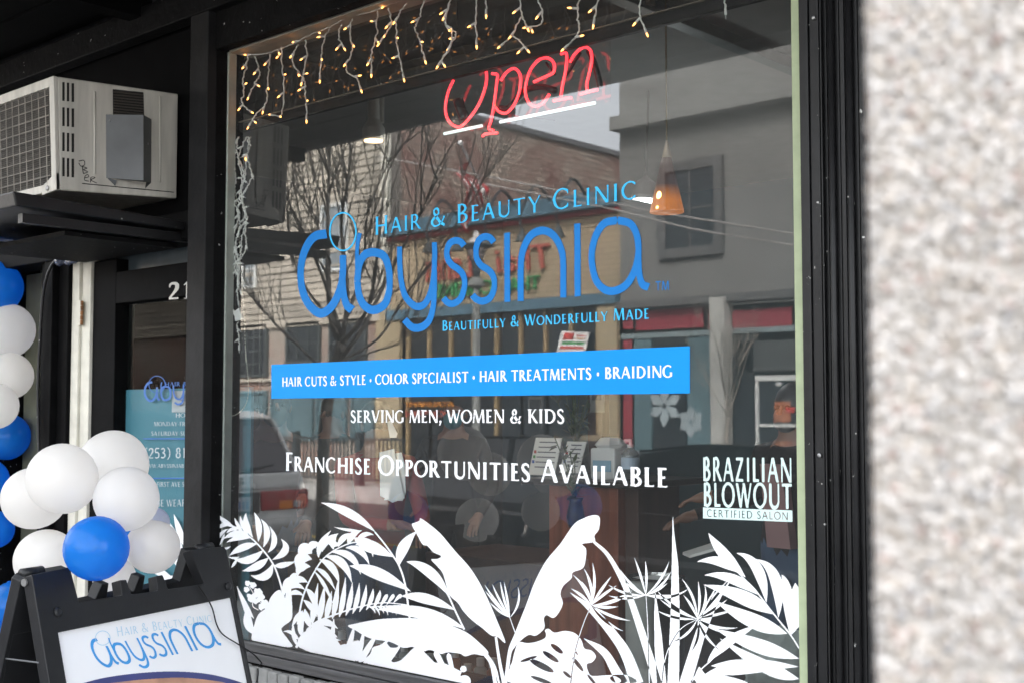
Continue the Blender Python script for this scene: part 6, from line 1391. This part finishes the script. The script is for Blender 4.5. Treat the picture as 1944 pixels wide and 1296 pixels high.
# ============================================================ people inside the salon
skin_m = mat('skin', (.34,.18,.13), .5, var=.06, sub=.1); skin_d = mat('brown_skin', (.22,.11,.07), .5, var=.06)
def human(name, label, x, y, h, face, mats, rh, lh, hair=None, mask=None, lean=0.0, hairlong=False, headturn=0.0):
    """mats: top, trousers, skin ; rh/lh: wrist targets in local space (x right, -y ahead)"""
    s = h/1.74; o = thing('person', label, 'person', (x, y, .01)); o['kind'] = 'person'; del o['kind']
    J = {'pelvis':((0,0,.95),.135),'spine':((0,-.01-lean*.1,1.12),.125),'chest':((0,-lean*.3,1.32),.15),'neck':((0,-lean*.5,1.475),.058),'head':((0,-.012-lean*.6,1.58),.083),'crown':((0,.005-lean*.6,1.665),.075),
         'hipL':((-.095,0,.9),.095),'kneeL':((-.1,-.03,.5),.066),'ankL':((-.1,.02,.09),.042),'toeL':((-.11,-.14,.035),.036),'hipR':((.095,0,.9),.095),'kneeR':((.1,-.03,.5),.066),'ankR':((.1,.02,.09),.042),'toeR':((.11,-.14,.035),.036)}
    E_ = [('pelvis','spine'),('spine','chest'),('chest','neck'),('neck','head'),('head','crown')]+[(a+S,b+S) if a != 'pelvis' else (a,b+S) for S in 'LR' for a, b in (('pelvis','hip'),('hip','knee'),('knee','ank'),('ank','toe'))]
    bone = {}
    for S, sx, w in (('L',-1,lh),('R',1,rh)):
        sh = Vector((sx*.185, -lean*.32, 1.395)); w = Vector(w); d = w-sh
        if d.length > .56: w = sh+d.normalized()*.56; d = w-sh
        k = math.sqrt(max(.0004, .285**2-(d.length/2)**2)); out_ = Vector((sx*.5,.5,-.8)); out_ -= d.normalized()*out_.dot(d.normalized()); el = (sh+w)/2+out_.normalized()*k
        f_ = (w-el).normalized(); pm = w+f_*.075; side = f_.cross(Vector((0,0,1))); side = side.normalized() if side.length > .1 else Vector((1,0,0)); nrm_ = side.cross(f_)
        J['sh'+S] = (sh,.062); J['el'+S] = (el,.044); J['wr'+S] = (w,.028); J['pm'+S] = (pm,.034)
        E_ += [('chest','sh'+S),('sh'+S,'el'+S),('el'+S,'wr'+S),('wr'+S,'pm'+S)]
        for i, (off, ln_) in enumerate(((-.03,.065),(-.011,.078),(.009,.082),(.027,.07))):
            a = pm+side*off+f_*.022; b = a+f_*ln_*.5-nrm_*.008; c_ = b+f_*ln_*.4-nrm_*.022
            J['fa%d%s' % (i,S)] = (a,.0095); J['fb%d%s' % (i,S)] = (b,.0085); J['fc%d%s' % (i,S)] = (c_,.007); E_ += [('pm'+S,'fa%d%s' % (i,S)),('fa%d%s' % (i,S),'fb%d%s' % (i,S)),('fb%d%s' % (i,S),'fc%d%s' % (i,S))]
        a = w+f_*.03+side*.035; b = a+f_*.03+side*.022-nrm_*.01; J['ta'+S] = (a,.011); J['tb'+S] = (b,.009); E_ += [('wr'+S,'ta'+S),('ta'+S,'tb'+S)]
    names = list(J); idx = {n: i for i, n in enumerate(names)}
    me = bpy.data.meshes.new('body'); me.from_pydata([tuple(Vector(J[n][0])*s) for n in names], [(idx[a], idx[b]) for a, b in E_], []); ob = bpy.data.objects.new('body', me); COL.objects.link(ob)
    sk = ob.modifiers.new('skin','SKIN'); sk.use_smooth_shade = True; lay = me.skin_vertices[0] if me.skin_vertices else None
    if lay is None:
        bm__ = bmesh.new(); bm__.from_mesh(me); bm__.verts.layers.skin.verify(); bm__.to_mesh(me); bm__.free(); lay = me.skin_vertices[0]
    for n in names: lay.data[idx[n]].radius = (J[n][1]*s,)*2; lay.data[idx[n]].use_root = (n == 'pelvis')
    sb = ob.modifiers.new('sub','SUBSURF'); sb.levels = 2; sb.render_levels = 2
    bpy.context.view_layer.update(); m2 = bpy.data.meshes.new_from_object(ob.evaluated_get(bpy.context.evaluated_depsgraph_get())); bpy.data.objects.remove(ob)
    for q in mats: m2.materials.append(q)
    co = np.array([v.co[:] for v in m2.vertices]); A_ = np.array([Vector(J[a][0])*s for a, b in E_]); B_2 = np.array([Vector(J[b][0])*s for a, b in E_])
    kind_ = []
    for a, b in E_:
        if b[:2] in ('hi','kn','an') : kind_.append(1)
        elif b[:2] == 'to': kind_.append(3)
        elif a[:2] in ('ch','sp','pe','sh','el') and b[:2] in ('sp','ch','sh','el','wr'): kind_.append(0)
        else: kind_.append(2)
    d_ = B_2-A_; L2 = (d_**2).sum(1)
    for p in m2.polygons:
        c_ = np.array(p.center); t_2 = np.clip(((c_-A_)*d_).sum(1)/L2, 0, 1); dist = np.linalg.norm(c_-(A_+d_*t_2[:,None]), axis=1); bi = int(dist.argmin()); p.material_index = 0 if (bi == 2 and t_2[2] < .78) else kind_[bi]; p.use_smooth = True
    bo = bpy.data.objects.new('body', m2); COL.objects.link(bo); bo.parent = o; ORG['body'] = Vector((x,y,.01))
    hc = Vector((0,-.012-lean*.6,1.6))*s
    def sub(nm, mb, m_): 
        me_ = bpy.data.meshes.new(nm); me_.from_pydata(mb.v, [], mb.f); me_.materials.append(m_); me_.polygons.foreach_set('use_smooth', [True]*len(me_.polygons)); q = bpy.data.objects.new(nm, me_); COL.objects.link(q); q.parent = o; return q
    for sx in (-1,1):
        sub('eye', MB().ball(tuple(hc+Vector((sx*.03,-.078,.015))*s), .012*s, 8), mat('eye_dark', (.03,.02,.015), .2)); sub('ear', MB().ball(tuple(hc+Vector((sx*.083,.005,0))*s), .028*s, 10, sc=(.35,.6,1)), mats[2])
    sub('nose', MB().tube([tuple(hc+Vector((0,-.078,.02))*s), tuple(hc+Vector((0,-.102,-.018))*s)], [.008,.014], 8), mats[2])
    if hair:
        hm = MB().ball(tuple(hc+Vector((0,.022,.03))*s), .098*s, 18, sc=(.95,1.0,1.08))
        if hairlong:
            vs = []; 
            for j in range(9):
                z = .06-.58*j/8; w_ = .10+.17*(j/8)**.8
                for i in range(15): a = math.pi*(-.12+1.24*i/14); vs.append(tuple(hc+Vector((math.cos(a)*w_, .02+math.sin(a)*(w_*.75), z))*s))
            hm.add(vs, [(j*15+i,j*15+i+1,(j+1)*15+i+1,(j+1)*15+i) for j in range(8) for i in range(14)])
        sub('hair', hm, hair)
    if mask:
        mm = MB().ball(tuple(hc+Vector((0,-.05,-.04))*s), .064*s, 16, sc=(1.0,.9,.95)); sub('face_mask', mm, mask)
        for sx in (-1,1): sub('mask_strap', MB().tube([tuple(hc+Vector((sx*.055,-.07,-.02))*s), tuple(hc+Vector((sx*.088,.0,.012))*s)], .0025, 5), mask)
    o.rotation_euler = (0,0,face)
    return o
blk = mat('black_cloth', (.015,.015,.017), .85, var=.2); navy = mat('dark_teal_cloth', (.025,.05,.06), .85, var=.15); redc = mat('red_jersey', (.26,.02,.02), .8, var=.1); jean = mat('blue_denim', (.05,.09,.16), .85, var=.2); pink = mat('pink_shirt', (.3,.17,.165), .8, var=.08); gryc = mat('grey_cloth', (.12,.12,.13), .85)
hairb = mat('black_hair', (.012,.011,.01), .5, var=.3, scale=40); shoe = mat('black_shoe', (.02,.02,.02), .5); mskb = mat('blue_mask_cloth', (.12,.4,.5), .8); mskg = mat('dark_grey_mask_cloth', (.06,.065,.07), .8)
def at(px, y): return G(px, 783, y)
p = at(512,.75); human('person', 'person in a dark grey mask leaning over something at the left edge of the window', p.x, p.y, 1.76, R_(62), [blk, jean, skin_m, shoe], (.12,-.42,1.02), (-.14,-.4,1.0), hair=hairb, mask=mskg, lean=.22)
p = at(632,2.0); human('person', 'person with long black hair in dark teal clothes standing with folded hands', p.x, p.y, 1.72, R_(15), [navy, navy, skin_m, shoe], (.02,-.26,1.0), (-.05,-.25,1.06), hair=hairb, hairlong=True)
p = at(716,.8); human('person', 'person in a red jersey holding white papers', p.x, p.y, 1.66, R_(70), [redc, jean, skin_d, shoe], (.1,-.36,1.08), (-.05,-.34,1.12), hair=hairb)
p = at(862,2.5); human('person', 'person in black with a pale blue face mask behind the balloon reflections', p.x, p.y, 1.72, R_(35), [blk, blk, skin_m, shoe], (.2,-.2,.95), (-.2,-.2,.98), hair=None, mask=mskb)
p = at(1508,1.8); q5 = human('person', 'person in a black jacket over a pink shirt and jeans reaching out to the left', p.x, p.y, 1.74, R_(-8), [blk, jean, skin_d, shoe], (-.5,-.35,1.12), (-.5,-.12,1.1), hair=hairb, mask=mskg)
sh_ = MB().slab([(-.07,-.166,1.36),(.05,-.166,1.36),(.1,-.172,.99),(-.03,-.172,.99)], (0,1,0), .05); me_ = bpy.data.meshes.new('shirt_front'); me_.from_pydata([tuple(v) for v in sh_.v], [], sh_.f); me_.materials.append(pink); o_ = bpy.data.objects.new('shirt_front', me_); COL.objects.link(o_); o_.parent = q5
bk_ = thing('booklet', 'folded booklet held out by the person at the right', 'booklet', PY(1330,1040,1.45)); part('pages', MB().slab([PY(1296,1052,1.45),PY(1352,1034,1.45),PY(1366,1042,1.3),PY(1310,1058,1.3)], (0,0,1), .012), pap, bk_)
